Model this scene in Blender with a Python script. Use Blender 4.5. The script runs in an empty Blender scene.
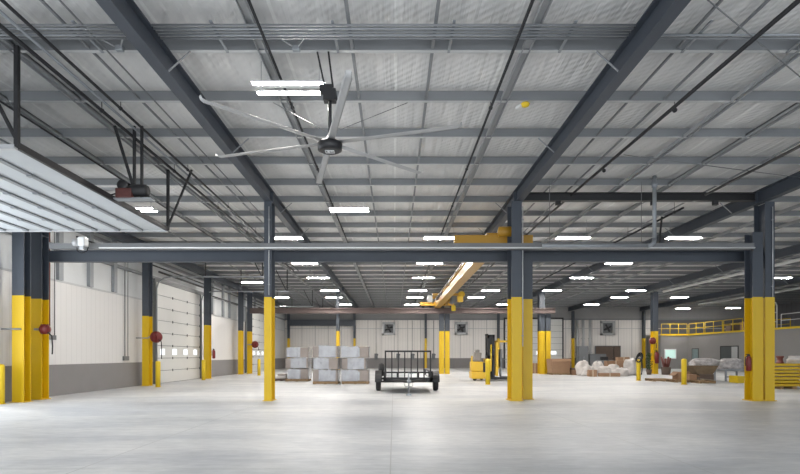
import bpy, math, random
from mathutils import Vector
random.seed(7)
S = bpy.context.scene
C = S.collection
PI = math.pi

# ------------------------------------------------------------------ camera
EYE = 1.35          # eye height in metres
F = 533.33          # focal length in pixels of an 800 px wide frame
cam = bpy.data.cameras.new('camera')
cam.lens = 24; cam.sensor_width = 36
cam.shift_x = 6/800; cam.shift_y = 118/800
cam.clip_end = 300; cam.clip_start = .05
camo = bpy.data.objects.new('camera', cam)
camo.location = (0, 0, EYE); camo.rotation_euler = (PI/2, 0, 0)
C.objects.link(camo); S.camera = camo

# ------------------------------------------------------------------ world, daylight, exposure
w = bpy.data.worlds.new('world'); S.world = w; w.use_nodes = True
bg = w.node_tree.nodes['Background']
bg.inputs[0].default_value = (.88, .94, 1.0, 1); bg.inputs[1].default_value = 1.6
S.view_settings.view_transform = 'Standard'; S.view_settings.look = 'None'
S.view_settings.gamma = 1; S.view_settings.use_curve_mapping = False
S.view_settings.exposure = 0.47

def area(name, loc, rot, sx, sy, power, col):
    l = bpy.data.lights.new(name, 'AREA'); l.shape = 'RECTANGLE'; l.size = sx; l.size_y = sy
    l.energy = power; l.color = col
    o = bpy.data.objects.new(name, l); o.location = loc; o.rotation_euler = rot; C.objects.link(o)
# daylight entering by the open loading door in the left wall; fill lamp added behind the camera, at an unseen end left open for light
area('daylight_side_door', (-11.6, 11.3, 2.3), (0, -PI/2, 0), 4.4, 5.4, 260, (.9, .95, 1))
area('fill_open_end', (0, -5.2, 2.6), (PI/2, 0, 0), 22, 4.6, 420, (.93, .96, 1))
TUBE = 180.0         # strength of the lamp tubes

# ------------------------------------------------------------------ materials
MATS = {}
def mat(name, col, rough=.6, metal=0., var=.08, scale=3., bump=0., bscale=60., spec=.5, stripe=None, alpha=None, emit=None):
    """principled material with noise variation; stripe=(axis, period, width, colour, depth)"""
    if name in MATS: return MATS[name]
    m = bpy.data.materials.new(name); m.use_nodes = True
    nt = m.node_tree; N = nt.nodes; L = nt.links
    b = N['Principled BSDF']
    b.inputs['Roughness'].default_value = rough; b.inputs['Metallic'].default_value = metal
    b.inputs['Specular IOR Level'].default_value = spec
    tc = N.new('ShaderNodeTexCoord')
    nz = N.new('ShaderNodeTexNoise'); nz.inputs['Scale'].default_value = scale; nz.inputs['Detail'].default_value = 5
    L.new(tc.outputs['Object'], nz.inputs['Vector'])
    mx = N.new('ShaderNodeMix'); mx.data_type = 'RGBA'
    mx.inputs[6].default_value = (*[c*(1-var) for c in col], 1)
    mx.inputs[7].default_value = (*[min(1, c*(1+var)) for c in col], 1)
    L.new(nz.outputs['Fac'], mx.inputs[0])
    out = mx.outputs[2]; hgt = None
    if stripe:
        for st in (stripe if isinstance(stripe, list) else [stripe]):
            ax, per, wd, scol, dep = st
            sp = N.new('ShaderNodeSeparateXYZ'); L.new(tc.outputs['Object'], sp.inputs[0])
            dv = N.new('ShaderNodeMath'); dv.operation = 'DIVIDE'; dv.inputs[1].default_value = per
            L.new(sp.outputs[ax], dv.inputs[0])
            fr = N.new('ShaderNodeMath'); fr.operation = 'FRACT'; L.new(dv.outputs[0], fr.inputs[0])
            lt = N.new('ShaderNodeMath'); lt.operation = 'LESS_THAN'; lt.inputs[1].default_value = wd/per
            L.new(fr.outputs[0], lt.inputs[0])
            m2 = N.new('ShaderNodeMix'); m2.data_type = 'RGBA'
            L.new(lt.outputs[0], m2.inputs[0]); L.new(out, m2.inputs[6]); m2.inputs[7].default_value = (*scol, 1)
            out = m2.outputs[2]
            if dep: hgt = (lt.outputs[0], dep)
    L.new(out, b.inputs['Base Color'])
    if bump:
        n2 = N.new('ShaderNodeTexNoise'); n2.inputs['Scale'].default_value = bscale; n2.inputs['Detail'].default_value = 3
        L.new(tc.outputs['Object'], n2.inputs['Vector'])
        bp = N.new('ShaderNodeBump'); bp.inputs['Strength'].default_value = bump; bp.inputs['Distance'].default_value = .02
        L.new(n2.outputs['Fac'], bp.inputs['Height']); L.new(bp.outputs[0], b.inputs['Normal'])
    if alpha is not None: b.inputs['Alpha'].default_value = alpha
    if emit:
        b.inputs['Emission Color'].default_value = (*emit[0], 1); b.inputs['Emission Strength'].default_value = emit[1]
    MATS[name] = m
    return m

slate = mat('slate_steel_paint', (.055, .066, .084), .5, 0, .12, 2)
fork_y = mat('truck_yellow', (.72, .45, .03), .4, 0, .08, 3)
flange_m = mat('purlin_flange_steel', (.62, .63, .63), .5, 0, .12, 1.2)
channel_m = mat('bridging_steel', (.33, .34, .35), .5, 0, .12, 1.2)
black = mat('black_steel', (.018, .018, .020), .5, 0, .1, 6)
yellow = mat('yellow_paint', (.67, .435, .004), .45, 0, .06, 2)
safety = mat('bollard_yellow', (.74, .52, .015), .45, 0, .06, 2)
crane_y = mat('crane_yellow', (.42, .225, .018), .35, 0, .06, 2)
galv = mat('galvanised_steel', (.30, .32, .34), .45, .35, .12, 4)
purlin_m = mat('primer_grey_steel', (.215, .225, .235), .5, 0, .12, 1.2)
lightgrey = mat('light_grey_steel', (.50, .51, .52), .4, .2, .08, 3)
white_steel = mat('white_painted_steel', (.74, .75, .75), .4, 0, .05, 2)
door_m = mat('white_door_panel', (.70, .70, .68), .45, 0, .05, 1)
dark_seam = mat('dark_seam', (.10, .11, .12), .6)
glass = mat('daylit_pane', (.8, .86, .92), .2, emit=((.9, .95, 1), .75))
glass_dark = mat('window_glass', (.25, .33, .34), .08, 0, .3, 4, spec=.8)
grey_base = mat('grey_block_paint', (.235, .225, .225), .75, 0, .08, 1.2, .15, 30)
room_grey = mat('grey_block_room', (.27, .262, .258), .8, 0, .06, .8, .15, 30)
liner = mat('white_liner_panel', (.70, .69, .68), .55, 0, .04, .5, stripe=(1, .3, .02, (.61, .60, .59), 0))
liner_b = mat('white_liner_panel_back', (.84, .81, .78), .55, 0, .04, .5, stripe=[(0, .3, .02, (.60, .58, .56), 0), (0, 1.36, .06, (.50, .48, .47), 0)])
upper_m = mat('wall_insulation', (.62, .64, .65), .5, 0, .14, .8, .3, 5)
dark_wall = mat('dark_metal_panel', (.13, .13, .14), .6, 0, .1, 1, stripe=(1, .6, .04, (.08, .08, .08), 0))
red = mat('red_enamel', (.17, .015, .015), .4)
rubber = mat('black_rubber', (.02, .02, .022), .8, 0, .2, 20)
wood = mat('pallet_wood', (.30, .20, .11), .8, 0, .25, 8)
card = mat('cardboard', (.33, .20, .12), .85, 0, .15, 4)
card_d = mat('brown_board', (.13, .095, .075), .8, 0, .15, 3)
tape = mat('carton_tape', (.60, .50, .38), .4)
carton_g = mat('greyish_carton', (.29, .255, .235), .7, 0, .15, 5)
wrap_m = mat('stretch_film', (.33, .34, .37), .14, 0, .4, 3, .6, 9, spec=.9)
plastic_w = mat('white_plastic_sheet', (.62, .585, .56), .35, 0, .3, 5, .6, 12)
grey_mach = mat('grey_machine_paint', (.16, .17, .18), .5)
seat_m = mat('grey_vinyl', (.24, .22, .20), .6)
copper = mat('dark_red_pipe', (.16, .045, .035), .5)
rust = mat('rusty_brown_steel', (.10, .072, .066), .6, 0, .2, 3)
galv_d = mat('dull_conduit', (.17, .175, .18), .5, .2)
tube_m = mat('lamp_tube', (1, 1, 1), .5, emit=((1, .955, .90), TUBE))

def floor_mat():
    m = bpy.data.materials.new('polished_concrete'); m.use_nodes = True
    nt = m.node_tree; N = nt.nodes; L = nt.links; b = N['Principled BSDF']
    tc = N.new('ShaderNodeTexCoord')
    n1 = N.new('ShaderNodeTexNoise'); n1.inputs['Scale'].default_value = .35; n1.inputs['Detail'].default_value = 8; n1.inputs['Roughness'].default_value = .62
    n2 = N.new('ShaderNodeTexNoise'); n2.inputs['Scale'].default_value = 5; n2.inputs['Detail'].default_value = 8; n2.inputs['Roughness'].default_value = .7
    mpf = N.new('ShaderNodeMapping'); mpf.inputs['Scale'].default_value = (.55, 1.5, 1); L.new(tc.outputs['Object'], mpf.inputs['Vector'])
    for n in (n1, n2): L.new(mpf.outputs[0], n.inputs['Vector'])
    n1.inputs['Distortion'].default_value = .8
    r1 = N.new('ShaderNodeValToRGB')
    r1.color_ramp.elements[0].position = .38; r1.color_ramp.elements[0].color = (.50, .515, .54, 1)
    r1.color_ramp.elements[1].position = .62; r1.color_ramp.elements[1].color = (.70, .70, .695, 1)
    L.new(n1.outputs['Fac'], r1.inputs[0])
    r2 = N.new('ShaderNodeValToRGB')
    r2.color_ramp.elements[0].position = .3; r2.color_ramp.elements[0].color = (.74, .75, .76, 1)
    r2.color_ramp.elements[1].position = .7; r2.color_ramp.elements[1].color = (1, 1, 1, 1)
    L.new(n2.outputs['Fac'], r2.inputs[0])
    mx = N.new('ShaderNodeMix'); mx.data_type = 'RGBA'; mx.blend_type = 'MULTIPLY'; mx.inputs[0].default_value = 1
    L.new(r1.outputs[0], mx.inputs[6]); L.new(r2.outputs[0], mx.inputs[7])
    out = mx.outputs[2]
    sp = N.new('ShaderNodeSeparateXYZ'); L.new(tc.outputs['Object'], sp.inputs[0])
    for ax in (0, 1):     # saw cut control joints
        ad = N.new('ShaderNodeMath'); ad.operation = 'ADD'; ad.inputs[1].default_value = .05 + (0 if ax == 0 else 1.0)
        L.new(sp.outputs[ax], ad.inputs[0])
        dv = N.new('ShaderNodeMath'); dv.operation = 'DIVIDE'; dv.inputs[1].default_value = 3.68
        L.new(ad.outputs[0], dv.inputs[0])
        fr = N.new('ShaderNodeMath'); fr.operation = 'FRACT'; L.new(dv.outputs[0], fr.inputs[0])
        lt = N.new('ShaderNodeMath'); lt.operation = 'LESS_THAN'; lt.inputs[1].default_value = .004
        L.new(fr.outputs[0], lt.inputs[0])
        m2 = N.new('ShaderNodeMix'); m2.data_type = 'RGBA'
        L.new(lt.outputs[0], m2.inputs[0]); L.new(out, m2.inputs[6]); m2.inputs[7].default_value = (.40, .40, .40, 1)
        out = m2.outputs[2]
    L.new(out, b.inputs['Base Color'])
    r3 = N.new('ShaderNodeMapRange'); r3.inputs[3].default_value = .34; r3.inputs[4].default_value = .6
    L.new(n1.outputs['Fac'], r3.inputs[0]); L.new(r3.outputs[0], b.inputs['Roughness'])
    b.inputs['Specular IOR Level'].default_value = .4
    return m
concrete = floor_mat()

def roof_mat():
    m = bpy.data.materials.new('white_vinyl_insulation'); m.use_nodes = True
    nt = m.node_tree; N = nt.nodes; L = nt.links; b = N['Principled BSDF']
    b.inputs['Roughness'].default_value = .5
    tc = N.new('ShaderNodeTexCoord')
    nz = N.new('ShaderNodeTexNoise'); nz.inputs['Scale'].default_value = .8; nz.inputs['Detail'].default_value = 6
    mp = N.new('ShaderNodeMapping'); mp.inputs['Scale'].default_value = (3, .5, 1)
    L.new(tc.outputs['Object'], mp.inputs['Vector']); L.new(mp.outputs[0], nz.inputs['Vector'])
    r = N.new('ShaderNodeValToRGB')
    r.color_ramp.elements[0].position = .3; r.color_ramp.elements[0].color = (.66, .66, .65, 1)
    r.color_ramp.elements[1].position = .7; r.color_ramp.elements[1].color = (.80, .79, .775, 1)
    L.new(nz.outputs['Fac'], r.inputs[0])
    sp = N.new('ShaderNodeSeparateXYZ'); L.new(tc.outputs['Object'], sp.inputs[0])
    dv = N.new('ShaderNodeMath'); dv.operation = 'DIVIDE'; dv.inputs[1].default_value = 1.83; L.new(sp.outputs[0], dv.inputs[0])
    fr = N.new('ShaderNodeMath'); fr.operation = 'FRACT'; L.new(dv.outputs[0], fr.inputs[0])
    lt = N.new('ShaderNodeMath'); lt.operation = 'LESS_THAN'; lt.inputs[1].default_value = .03; L.new(fr.outputs[0], lt.inputs[0])
    m2 = N.new('ShaderNodeMix'); m2.data_type = 'RGBA'
    L.new(lt.outputs[0], m2.inputs[0]); L.new(r.outputs[0], m2.inputs[6]); m2.inputs[7].default_value = (.86, .86, .84, 1)
    L.new(m2.outputs[2], b.inputs['Base Color'])
    # diamond scrim reinforcement and soft wrinkles as relief
    w1 = N.new('ShaderNodeTexWave'); w1.wave_type = 'BANDS'; w1.bands_direction = 'DIAGONAL'; w1.inputs['Scale'].default_value = 3.2
    w1.inputs['Distortion'].default_value = .5
    L.new(tc.outputs['Object'], w1.inputs['Vector'])
    n3 = N.new('ShaderNodeTexNoise'); n3.inputs['Scale'].default_value = 2.0; n3.inputs['Detail'].default_value = 3
    mp3 = N.new('ShaderNodeMapping'); mp3.inputs['Scale'].default_value = (3.2, .22, 1); mp3.inputs['Rotation'].default_value = (0, 0, .05)
    L.new(tc.outputs['Object'], mp3.inputs['Vector']); L.new(mp3.outputs[0], n3.inputs['Vector'])
    ad = N.new('ShaderNodeMath'); ad.operation = 'MULTIPLY_ADD'; ad.inputs[1].default_value = .10
    L.new(w1.outputs['Fac'], ad.inputs[0]); L.new(n3.outputs['Fac'], ad.inputs[2])
    bp = N.new('ShaderNodeBump'); bp.inputs['Strength'].default_value = .6; bp.inputs['Distance'].default_value = .1
    L.new(ad.outputs[0], bp.inputs['Height']); L.new(bp.outputs[0], b.inputs['Normal'])
    return m
roof_m = roof_mat()

# ------------------------------------------------------------------ mesh helpers
class MB:
    def __init__(s): s.v = []; s.f = []; s.sm = []
    def obox(s, c, ax, h):
        c = Vector(c); n = len(s.v)
        for i in (-1, 1):
            for j in (-1, 1):
                for k in (-1, 1):
                    s.v.append(c + ax[0]*(i*h[0]) + ax[1]*(j*h[1]) + ax[2]*(k*h[2]))
        for q in ((0,1,3,2),(4,6,7,5),(0,4,5,1),(2,3,7,6),(0,2,6,4),(1,5,7,3)):
            s.f.append([n+i for i in q]); s.sm.append(False)
        return s
    def box(s, x0, x1, y0, y1, z0, z1):
        return s.obox(((x0+x1)/2, (y0+y1)/2, (z0+z1)/2), (Vector((1,0,0)), Vector((0,1,0)), Vector((0,0,1))),
                      (abs(x1-x0)/2, abs(y1-y0)/2, abs(z1-z0)/2))
    def rbox(s, c, size, rz=0, rx=0, ry=0):
        from mathutils import Euler
        R = Euler((rx, ry, rz)).to_matrix()
        return s.obox(c, (R.col[0].copy(), R.col[1].copy(), R.col[2].copy()), (size[0]/2, size[1]/2, size[2]/2))
    def bar(s, p, q, w, d=None):
        p = Vector(p); q = Vector(q); z = (q-p); l = z.length; z.normalize()
        up = Vector((0,0,1)) if abs(z.z) < .95 else Vector((0,1,0))
        x = up.cross(z).normalized(); y = z.cross(x)
        return s.obox((p+q)/2, (x, y, z), (w/2, (d or w)/2, l/2))
    def ibeam(s, p, q, depth, fw, nrm=(0,0,1), tf=.02, tw=.014):
        """I section from p to q (its centre line); nrm = direction across the depth"""
        p = Vector(p); q = Vector(q); z = (q-p); l = z.length; z.normalize()
        n = Vector(nrm).normalized(); x = n.cross(z).normalized(); c = (p+q)/2
        s.obox(c, (x, n, z), (tw/2, depth/2-tf, l/2))
        for sg in (-1, 1): s.obox(c + n*(sg*(depth/2-tf/2)), (x, n, z), (fw/2, tf/2, l/2))
        return s
    def tube(s, pts, r, seg=8, closed=False):
        pts = [Vector(p) for p in pts]; n0 = len(s.v); m = len(pts)
        rr = r if isinstance(r, (list, tuple)) else [r]*m
        pr = None
        for i, p in enumerate(pts):
            if closed: t = pts[(i+1) % m]-pts[i-1]
            else: t = pts[min(i+1, m-1)]-pts[max(i-1, 0)]
            t.normalize()
            if pr is None:
                up = Vector((0,0,1)) if abs(t.z) < .9 else Vector((1,0,0))
                pr = up.cross(t).normalized()
            pr = (pr - t*pr.dot(t)).normalized(); y = t.cross(pr)
            for k in range(seg):
                a = 2*PI*k/seg; s.v.append(p + (pr*math.cos(a)+y*math.sin(a))*rr[i])
        for i in range(m if closed else m-1):
            a = n0+i*seg; b = n0+((i+1) % m)*seg
            for k in range(seg):
                k2 = (k+1) % seg; s.f.append([a+k, a+k2, b+k2, b+k]); s.sm.append(True)
        if not closed:
            s.f.append([n0+k for k in range(seg)][::-1]); s.sm.append(False)
            s.f.append([n0+(m-1)*seg+k for k in range(seg)]); s.sm.append(False)
        return s
    def lathe(s, c, axis, prof, seg=20):
        """prof: list of (radius, distance along axis)"""
        c = Vector(c); a = Vector(axis).normalized()
        up = Vector((0,0,1)) if abs(a.z) < .9 else Vector((1,0,0))
        x = up.cross(a).normalized(); y = a.cross(x); n0 = len(s.v)
        for r, d in prof:
            for k in range(seg):
                t = 2*PI*k/seg; s.v.append(c + a*d + (x*math.cos(t)+y*math.sin(t))*r)
        for i in range(len(prof)-1):
            for k in range(seg):
                k2 = (k+1) % seg
                s.f.append([n0+i*seg+k, n0+i*seg+k2, n0+(i+1)*seg+k2, n0+(i+1)*seg+k]); s.sm.append(True)
        s.f.append([n0+k for k in range(seg)][::-1]); s.sm.append(False)
        s.f.append([n0+(len(prof)-1)*seg+k for k in range(seg)]); s.sm.append(False)
        return s
    def lump(s, c, size, seed, nu=18, nv=11, amp=.22, flat=True):
        """crumpled lump resting on z = c.z"""
        rnd = random.Random(seed); n0 = len(s.v)
        ph = [(rnd.uniform(1, 5), rnd.uniform(1, 4), rnd.uniform(0, 6.3), rnd.uniform(0, 6.3)) for _ in range(7)]
        for j in range(nv+1):
            v = (PI*.5)*(j/nv)
            for i in range(nu):
                u = 2*PI*i/nu
                d = 1+amp*sum(math.sin(a*u*round(1)+p1)*math.cos(b*v*2+p2) if False else math.sin(round(a)*u+p1)*math.cos(b*v*2+p2) for a, b, p1, p2 in ph)/2.5 + rnd.uniform(-.06, .06)
                cr = math.cos(v)**.4
                s.v.append(Vector((c[0]+size[0]/2*cr*math.cos(u)*d, c[1]+size[1]/2*cr*math.sin(u)*d, c[2]+size[2]*max(0, math.sin(v))*(1 if j == 0 else .6+.4*d))))
        for j in range(nv):
            for i in range(nu):
                i2 = (i+1) % nu; s.f.append([n0+j*nu+i, n0+j*nu+i2, n0+(j+1)*nu+i2, n0+(j+1)*nu+i]); s.sm.append(True)
        s.f.append([n0+i for i in range(nu)][::-1]); s.sm.append(False)
        return s
    def build(s, name, m, parent=None, loc=None, bevel=0):
        me = bpy.data.meshes.new(name)
        if parent is not None and loc is None: loc = parent.location
        o3 = Vector(loc) if loc is not None else Vector((0,0,0))
        me.from_pydata([v-o3 for v in s.v], [], s.f)
        me.polygons.foreach_set('use_smooth', s.sm); me.update()
        me.materials.append(m)
        o = bpy.data.objects.new(name, me); C.objects.link(o)
        if parent is not None:
            o.parent = parent
            # children keep coordinates relative to the thing's base
            root = parent
            while root.parent: root = root.parent
            if parent is not root: o.location = (0,0,0)
        else: o.location = o3
        if bevel:
            b = o.modifiers.new('bevel', 'BEVEL'); b.width = bevel; b.segments = 2; b.limit_method = 'ANGLE'
        return o

def T(name, label, cat, loc, group=None):
    o = bpy.data.objects.new(name, None); o.location = loc; o.empty_display_size = .2
    C.objects.link(o); o['label'] = label; o['category'] = cat
    if group: o['group'] = group
    return o
def tag(o, label, cat, group=None):
    o['label'] = label; o['category'] = cat
    if group: o['group'] = group
    return o
def struct(o): o['kind'] = 'structure'; return o
def part(t, name, m, mb, bevel=0):
    """part built in world coordinates, stored relative to root t"""
    return mb.build(name, m, t, loc=t.location, bevel=bevel)
def sub(p, root, name, m, mb):
    o = mb.build(name, m, None, loc=root.location); o.location = (0,0,0); o.parent = p
    return o
def dup(root, loc, label=None):
    r = root.copy(); C.objects.link(r); r.location = loc
    if label: r['label'] = label
    for ch in list(root.children):
        c = ch.copy(); C.objects.link(c); c.parent = r
        for g in list(ch.children):
            d = g.copy(); C.objects.link(d); d.parent = c
    return r

# ------------------------------------------------------------------ setting
WL, WB, WR, Y0 = -11.25, 55.0, 38.0, -5.0
ZP = EYE + 4.9      # underside of purlins
ZR = ZP + .165        # roof
struct(MB().box(WL-.3, WR, Y0, WB+.3, -.2, 0).build('floor', concrete))

# insulation sagging slightly between the purlins
PY = [8.57 + 1.70*k for k in range(-7, 28)]
v = []; f = []
ys = [Y0]
for a, b in zip(PY[:-1], PY[1:]):
    ys += [a, a+.12, (a*3+b)/4, (a+b)/2, (a+3*b)/4, b-.05]
ys = sorted(set([y for y in ys if y < WB] + [WB+.1]))
def sag(y):
    for a, b in zip(PY[:-1], PY[1:]):
        if a <= y <= b:
            t = (y-a)/(b-a); return -.05*math.sin(PI*t)**.7
    return 0
xs = (WL-.1, WR)
rm = MB()
for y in ys:
    for x in xs: rm.v.append(Vector((x, y, ZR+.05+sag(y))))
for i in range(len(ys)-1):
    rm.f.append([2*i, 2*i+2, 2*i+3, 2*i+1]); rm.sm.append(True)
rm.box(WL-.1, WR, Y0, WB+.1, ZR+.12, ZR+.2)
ceiling = struct(rm.build('ceiling', roof_m))
for y in PY:
    if y > WB or y < Y0: continue
    m = MB().box(WL, WR, y-.006, y+.006, ZP, ZR+.02)
    pm = m.build('purlin', purlin_m, ceiling)
    MB().box(WL, WR, y+.006, y+.09, ZP, ZP+.007).box(WL, WR, y+.083, y+.09, ZP, ZP+.02).build('bottom_flange', flange_m, pm)
for x, wd in ((-9.0,.03), (-7.5,.13), (-6.1,.13), (-4.9,.03), (-2.12,.13), (-.67,.05), (.62,.05), (2.12,.13), (4.55,.03), (5.2,.03), (6.55,.12), (7.95,.12), (9.4,.03),
              (13.3,.12), (14.8,.12), (20,.12), (22,.12), (28,.12)):
    m = MB().box(x-wd/2, x+wd/2, .2, WB, ZP+.012 if wd < .1 else ZP+.02, ZP+.05)
    if wd > .1:
        m.box(x-wd/2, x-wd/2+.012, .2, WB, ZP-.03, ZP+.05)
        m.box(x+wd/2-.012, x+wd/2, .2, WB, ZP-.03, ZP+.05)
    m.build('bridging_channel' if wd > .1 else 'bridging_strip', channel_m if wd > .1 else purlin_m, ceiling)

# left wall: solid between the door openings
DO = (8.5, 14.1)    # the open loading door
segs = [(Y0, DO[0]), (DO[1], WB)]
wl = MB()
for a, b in segs: wl.box(WL-.2, WL, a, b, 1.03, 3.8)
wl.box(WL-.2, WL, DO[0], DO[1], 4.7, 4.9)
wall_left = struct(wl.build('wall_left', liner))
m = MB()
for a, b in segs: m.box(WL-.2, WL+.04, a, b, 0, 1.03)
m.build('block_base', grey_base, wall_left)
m = MB()
for a, b in segs: m.box(WL-.2, WL-.03, a, b, 3.8, ZR+.1)
m.box(WL-.2, WL-.03, DO[0], DO[1], 4.9, ZR+.1)
m.build('upper_insulation', upper_m, wall_left)
m = MB()
for a, b in segs: m.box(WL-.03, WL+.02, a, b, 3.8, 3.86)
m.build('ledge_trim', lightgrey, wall_left)
for y in (17.9, 19.7, 21.4, 33, 35, 36.4, 40, 43, 47, 50):
    MB().box(WL-.03, WL+.09, y-.12, y+.12, 3.86, ZR).build('wall_stud', galv, wall_left)
for z in (4.9, 5.7):
    MB().box(WL-.03, WL+.08, DO[1], WB, z, z+.12).build('wall_girt', purlin_m, wall_left)

# back wall
wall_back = struct(MB().box(WL-.2, 26.6, WB, WB+.2, 1.03, 5.0).build('wall_back', liner_b))
MB().box(WL-.2, WR, WB-.04, WB+.2, 0, 1.03).build('block_base', grey_base, wall_back)
MB().box(26.6, WR, WB, WB+.2, 1.03, 5.0).build('dark_liner', dark_wall, wall_back)
MB().box(WL-.2, WR, WB+.03, WB+.2, 5.0, ZR+.1).build('upper_insulation', mat('shaded_grey_panel', (.30, .30, .30), .6), wall_back)  # dark upper band; the shadow under the roof is put into its grey
MB().box(WL-.2, WR, WB-.06, WB+.03, 4.95, 5.1).build('eave_girt', purlin_m, wall_back)
MB().box(WL-.2, WR, WB-.05, WB+.0, 4.05, 4.1).build('ledge_trim', lightgrey, wall_back)
# right wall
wall_right = struct(MB().box(WR, WR+.2, Y0, WB+.25, 0, ZR+.15).build('wall_right', dark_wall))

# grey block room under the mezzanine, and its doors and windows
RX, RZ, RE, RL = 28.7, 3.37, 52.0, 26.0
struct(MB().box(RX, RX+.2, 14, RE, 0, RZ-.12).build('wall_room_side', room_grey))
struct(MB().box(RL, RX+.2, RE, RE+.2, 0, RZ-.12).build('wall_room_end', room_grey))
struct(MB().box(RL, RL+.2, RE+.2, WB-.05, 0, RZ-.12).build('wall_room_return', room_grey))
dk = struct(MB().box(RX-.06, WR, 14, RE, RZ-.12, RZ).box(RL-.06, WR, RE-.06, WB-.05, RZ-.12, RZ).build('trim_1', lightgrey))
MB().box(RX-.08, RX-.06, 14, RE-.06, RZ-.12, RZ+.03).box(RL-.06, RX-.06, RE-.08, RE-.06, RZ-.12, RZ+.03).build('toe_board', safety, dk)

def room_window(name, y0, y1, z0, z1):
    o = struct(MB().box(RX-.03, RX, y0-.06, y1+.06, z0-.06, z0).box(RX-.03, RX, y0-.06, y1+.06, z1, z1+.06)
               .box(RX-.03, RX, y0-.06, y0, z0, z1).box(RX-.03, RX, y1, y1+.06, z0, z1).build(name, black))
    MB().box(RX-.015, RX, y0, y1, z0, z1).build('pane', glass_dark, o)
    return o
room_window('window_1', 50.3, 51.3, .9, 1.92)
o = struct(MB().box(26.35, 27.5, RE-.05, RE-.002, .98, 1.94).build('window_2', white_steel))
MB().box(26.43, 27.42, RE-.06, RE-.05, 1.06, 1.86).build('pane', mat('greenish_lit_glass', (.4, .6, .55), .2, emit=((.62, .85, .78), .45)), o)
# doorway with dark door and white leaf
dr = struct(MB().box(RX-.04, RX, 44.5, 46.8, 0, .05).box(RX-.04, RX, 44.42, 44.5, 0, 2.05).box(RX-.04, RX, 46.8, 46.88, 0, 2.05).box(RX-.04, RX, 44.42, 46.88, 2.05, 2.13).build('door_4', black))
MB().box(RX-.03, RX, 45.3, 46.8, .05, 2.05).build('door_leaf', mat('dark_door_paint', (.07, .08, .085), .5), dr)
MB().box(RX-.035, RX, 44.5, 45.3, .05, 2.05).build('white_door_leaf', lightgrey, dr)
MB().box(RX-.08, RX-.035, 45.4, 45.48, .95, 1.05).build('door_handle', galv, dr)

# sectional doors
def sectional(name, y0, y1, ztop, x, lights=True, glow=True):
    n = max(1, round(ztop/.6)); h = ztop/n
    d = None
    fr = MB().box(x-.02, x+.09, y0-.13, y0, 0, ztop+.12).box(x-.02, x+.09, y1, y1+.13, 0, ztop+.12).box(x-.02, x+.09, y0, y1, ztop, ztop+.12)
    d = struct(fr.build(name, galv_d))
    for k in range(n):
        p = MB().box(x, x+.05, y0, y1, k*h+.012, (k+1)*h-.012).build('door_section', door_m, d)
        if lights and k == 2:
            for j in range(4):
                yc = y0+(y1-y0)*(j+.5)/4
                MB().box(x+.05, x+.058, yc-.24, yc+.24, k*h+.16, (k+1)*h-.16).build('pane', glass, p)
    m = MB().box(x-.005, x+.01, y0, y1, 0, ztop)
    m.build('seam_backing', dark_seam, d)
    m = MB()
    for k in range(1, n):
        for j in range(4): m.box(x+.05, x+.07, y0+(y1-y0)*j/3-.04 if 0 < j < 3 else (y0 if j == 0 else y1-.08), y0+(y1-y0)*j/3+.04 if 0 < j < 3 else (y0+.08 if j == 0 else y1), k*h-.06, k*h+.06)
    m.build('hinges', dark_seam, d)
    # track: vertical then curved inwards and flat
    for yy in (y0-.06, y1+.06):
        pts = [(x+.12, yy, .05), (x+.12, yy, ztop-.35), (x+.2, yy, ztop-.05), (x+.45, yy, ztop+.14), (x+.8, yy, ztop+.2), (x+5.1, yy, ztop+.2)]
        MB().tube(pts, .035, 6).build('track', galv, d)
        MB().bar((x+5.05, yy, ztop+.2), (x+5.05, yy, ZP), .05).bar((x+5.0, yy, ztop+.25), (x+4.4, yy, ZP), .04).bar((x+2.4, yy, ztop+.2), (x+2.4, yy, ZP), .04).build('track_hangers', black, d)
    MB().tube([(x+.25, y0-.1, ztop+.42), (x+.25, y1+.1, ztop+.42)], .05, 8).build('torsion_shaft', black, d)
    return d
sectional('door_1', 24.95, 30.6, 4.8, WL+.06)
sectional('door_3', 40.2, 45.9, 4.8, WL+.06)
# back wall door (faces the camera)
bd = struct(MB().box(11.3, 11.45, WB-.14, WB-.02, 0, 5.2).box(17.3, 17.45, WB-.14, WB-.02, 0, 5.2).box(11.45, 17.3, WB-.14, WB-.02, 5.05, 5.2).build('door_5', black))
MB().box(11.45, 17.3, WB-.09, WB-.07, 0, 5.05).build('seam_backing', dark_seam, bd)
for k in range(8):
    p = MB().box(11.45, 17.3, WB-.14, WB-.09, k*.63+.012, (k+1)*.63-.012).build('door_section', door_m, bd)
    if k == 2:
        for xc in (12.4, 13.6, 14.9, 16.4): MB().box(xc-.28, xc+.28, WB-.15, WB-.14, k*.63+.15, k*.63+.48).build('pane', glass, p)

# the loading door that stands open, lying flat under the roof
DZ = EYE+3.30
op = struct(MB().box(-11.1, -6.0, 14.08, 14.14, DZ-.04, DZ+.03).box(-11.1, -6.0, 8.42, 8.5, DZ-.04, DZ+.03).build('door_2', lightgrey))
for k in range(8):
    xr = -6.05-k*.6
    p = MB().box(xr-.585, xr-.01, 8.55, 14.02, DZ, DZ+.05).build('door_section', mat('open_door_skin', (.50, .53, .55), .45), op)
    sub_ = MB()
    sub_.box(xr-.6-.04, xr-.6+.06, 8.55, 14.02, DZ-.03, DZ+.0)
    s_ = sub_.build('stiffener', purlin_m, p)
    m = MB()
    for j in range(6):
        yy = 8.7+j*1.05; m.box(xr-.6-.04, xr-.6+.06, yy-.05, yy+.05, DZ-.05, DZ-.03)
    m.build('hinges', galv, p)
MB().box(-6.03, -5.97, 8.5, 14.1, DZ-.02, DZ+.09).build('bottom_bar', black, op)
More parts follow.
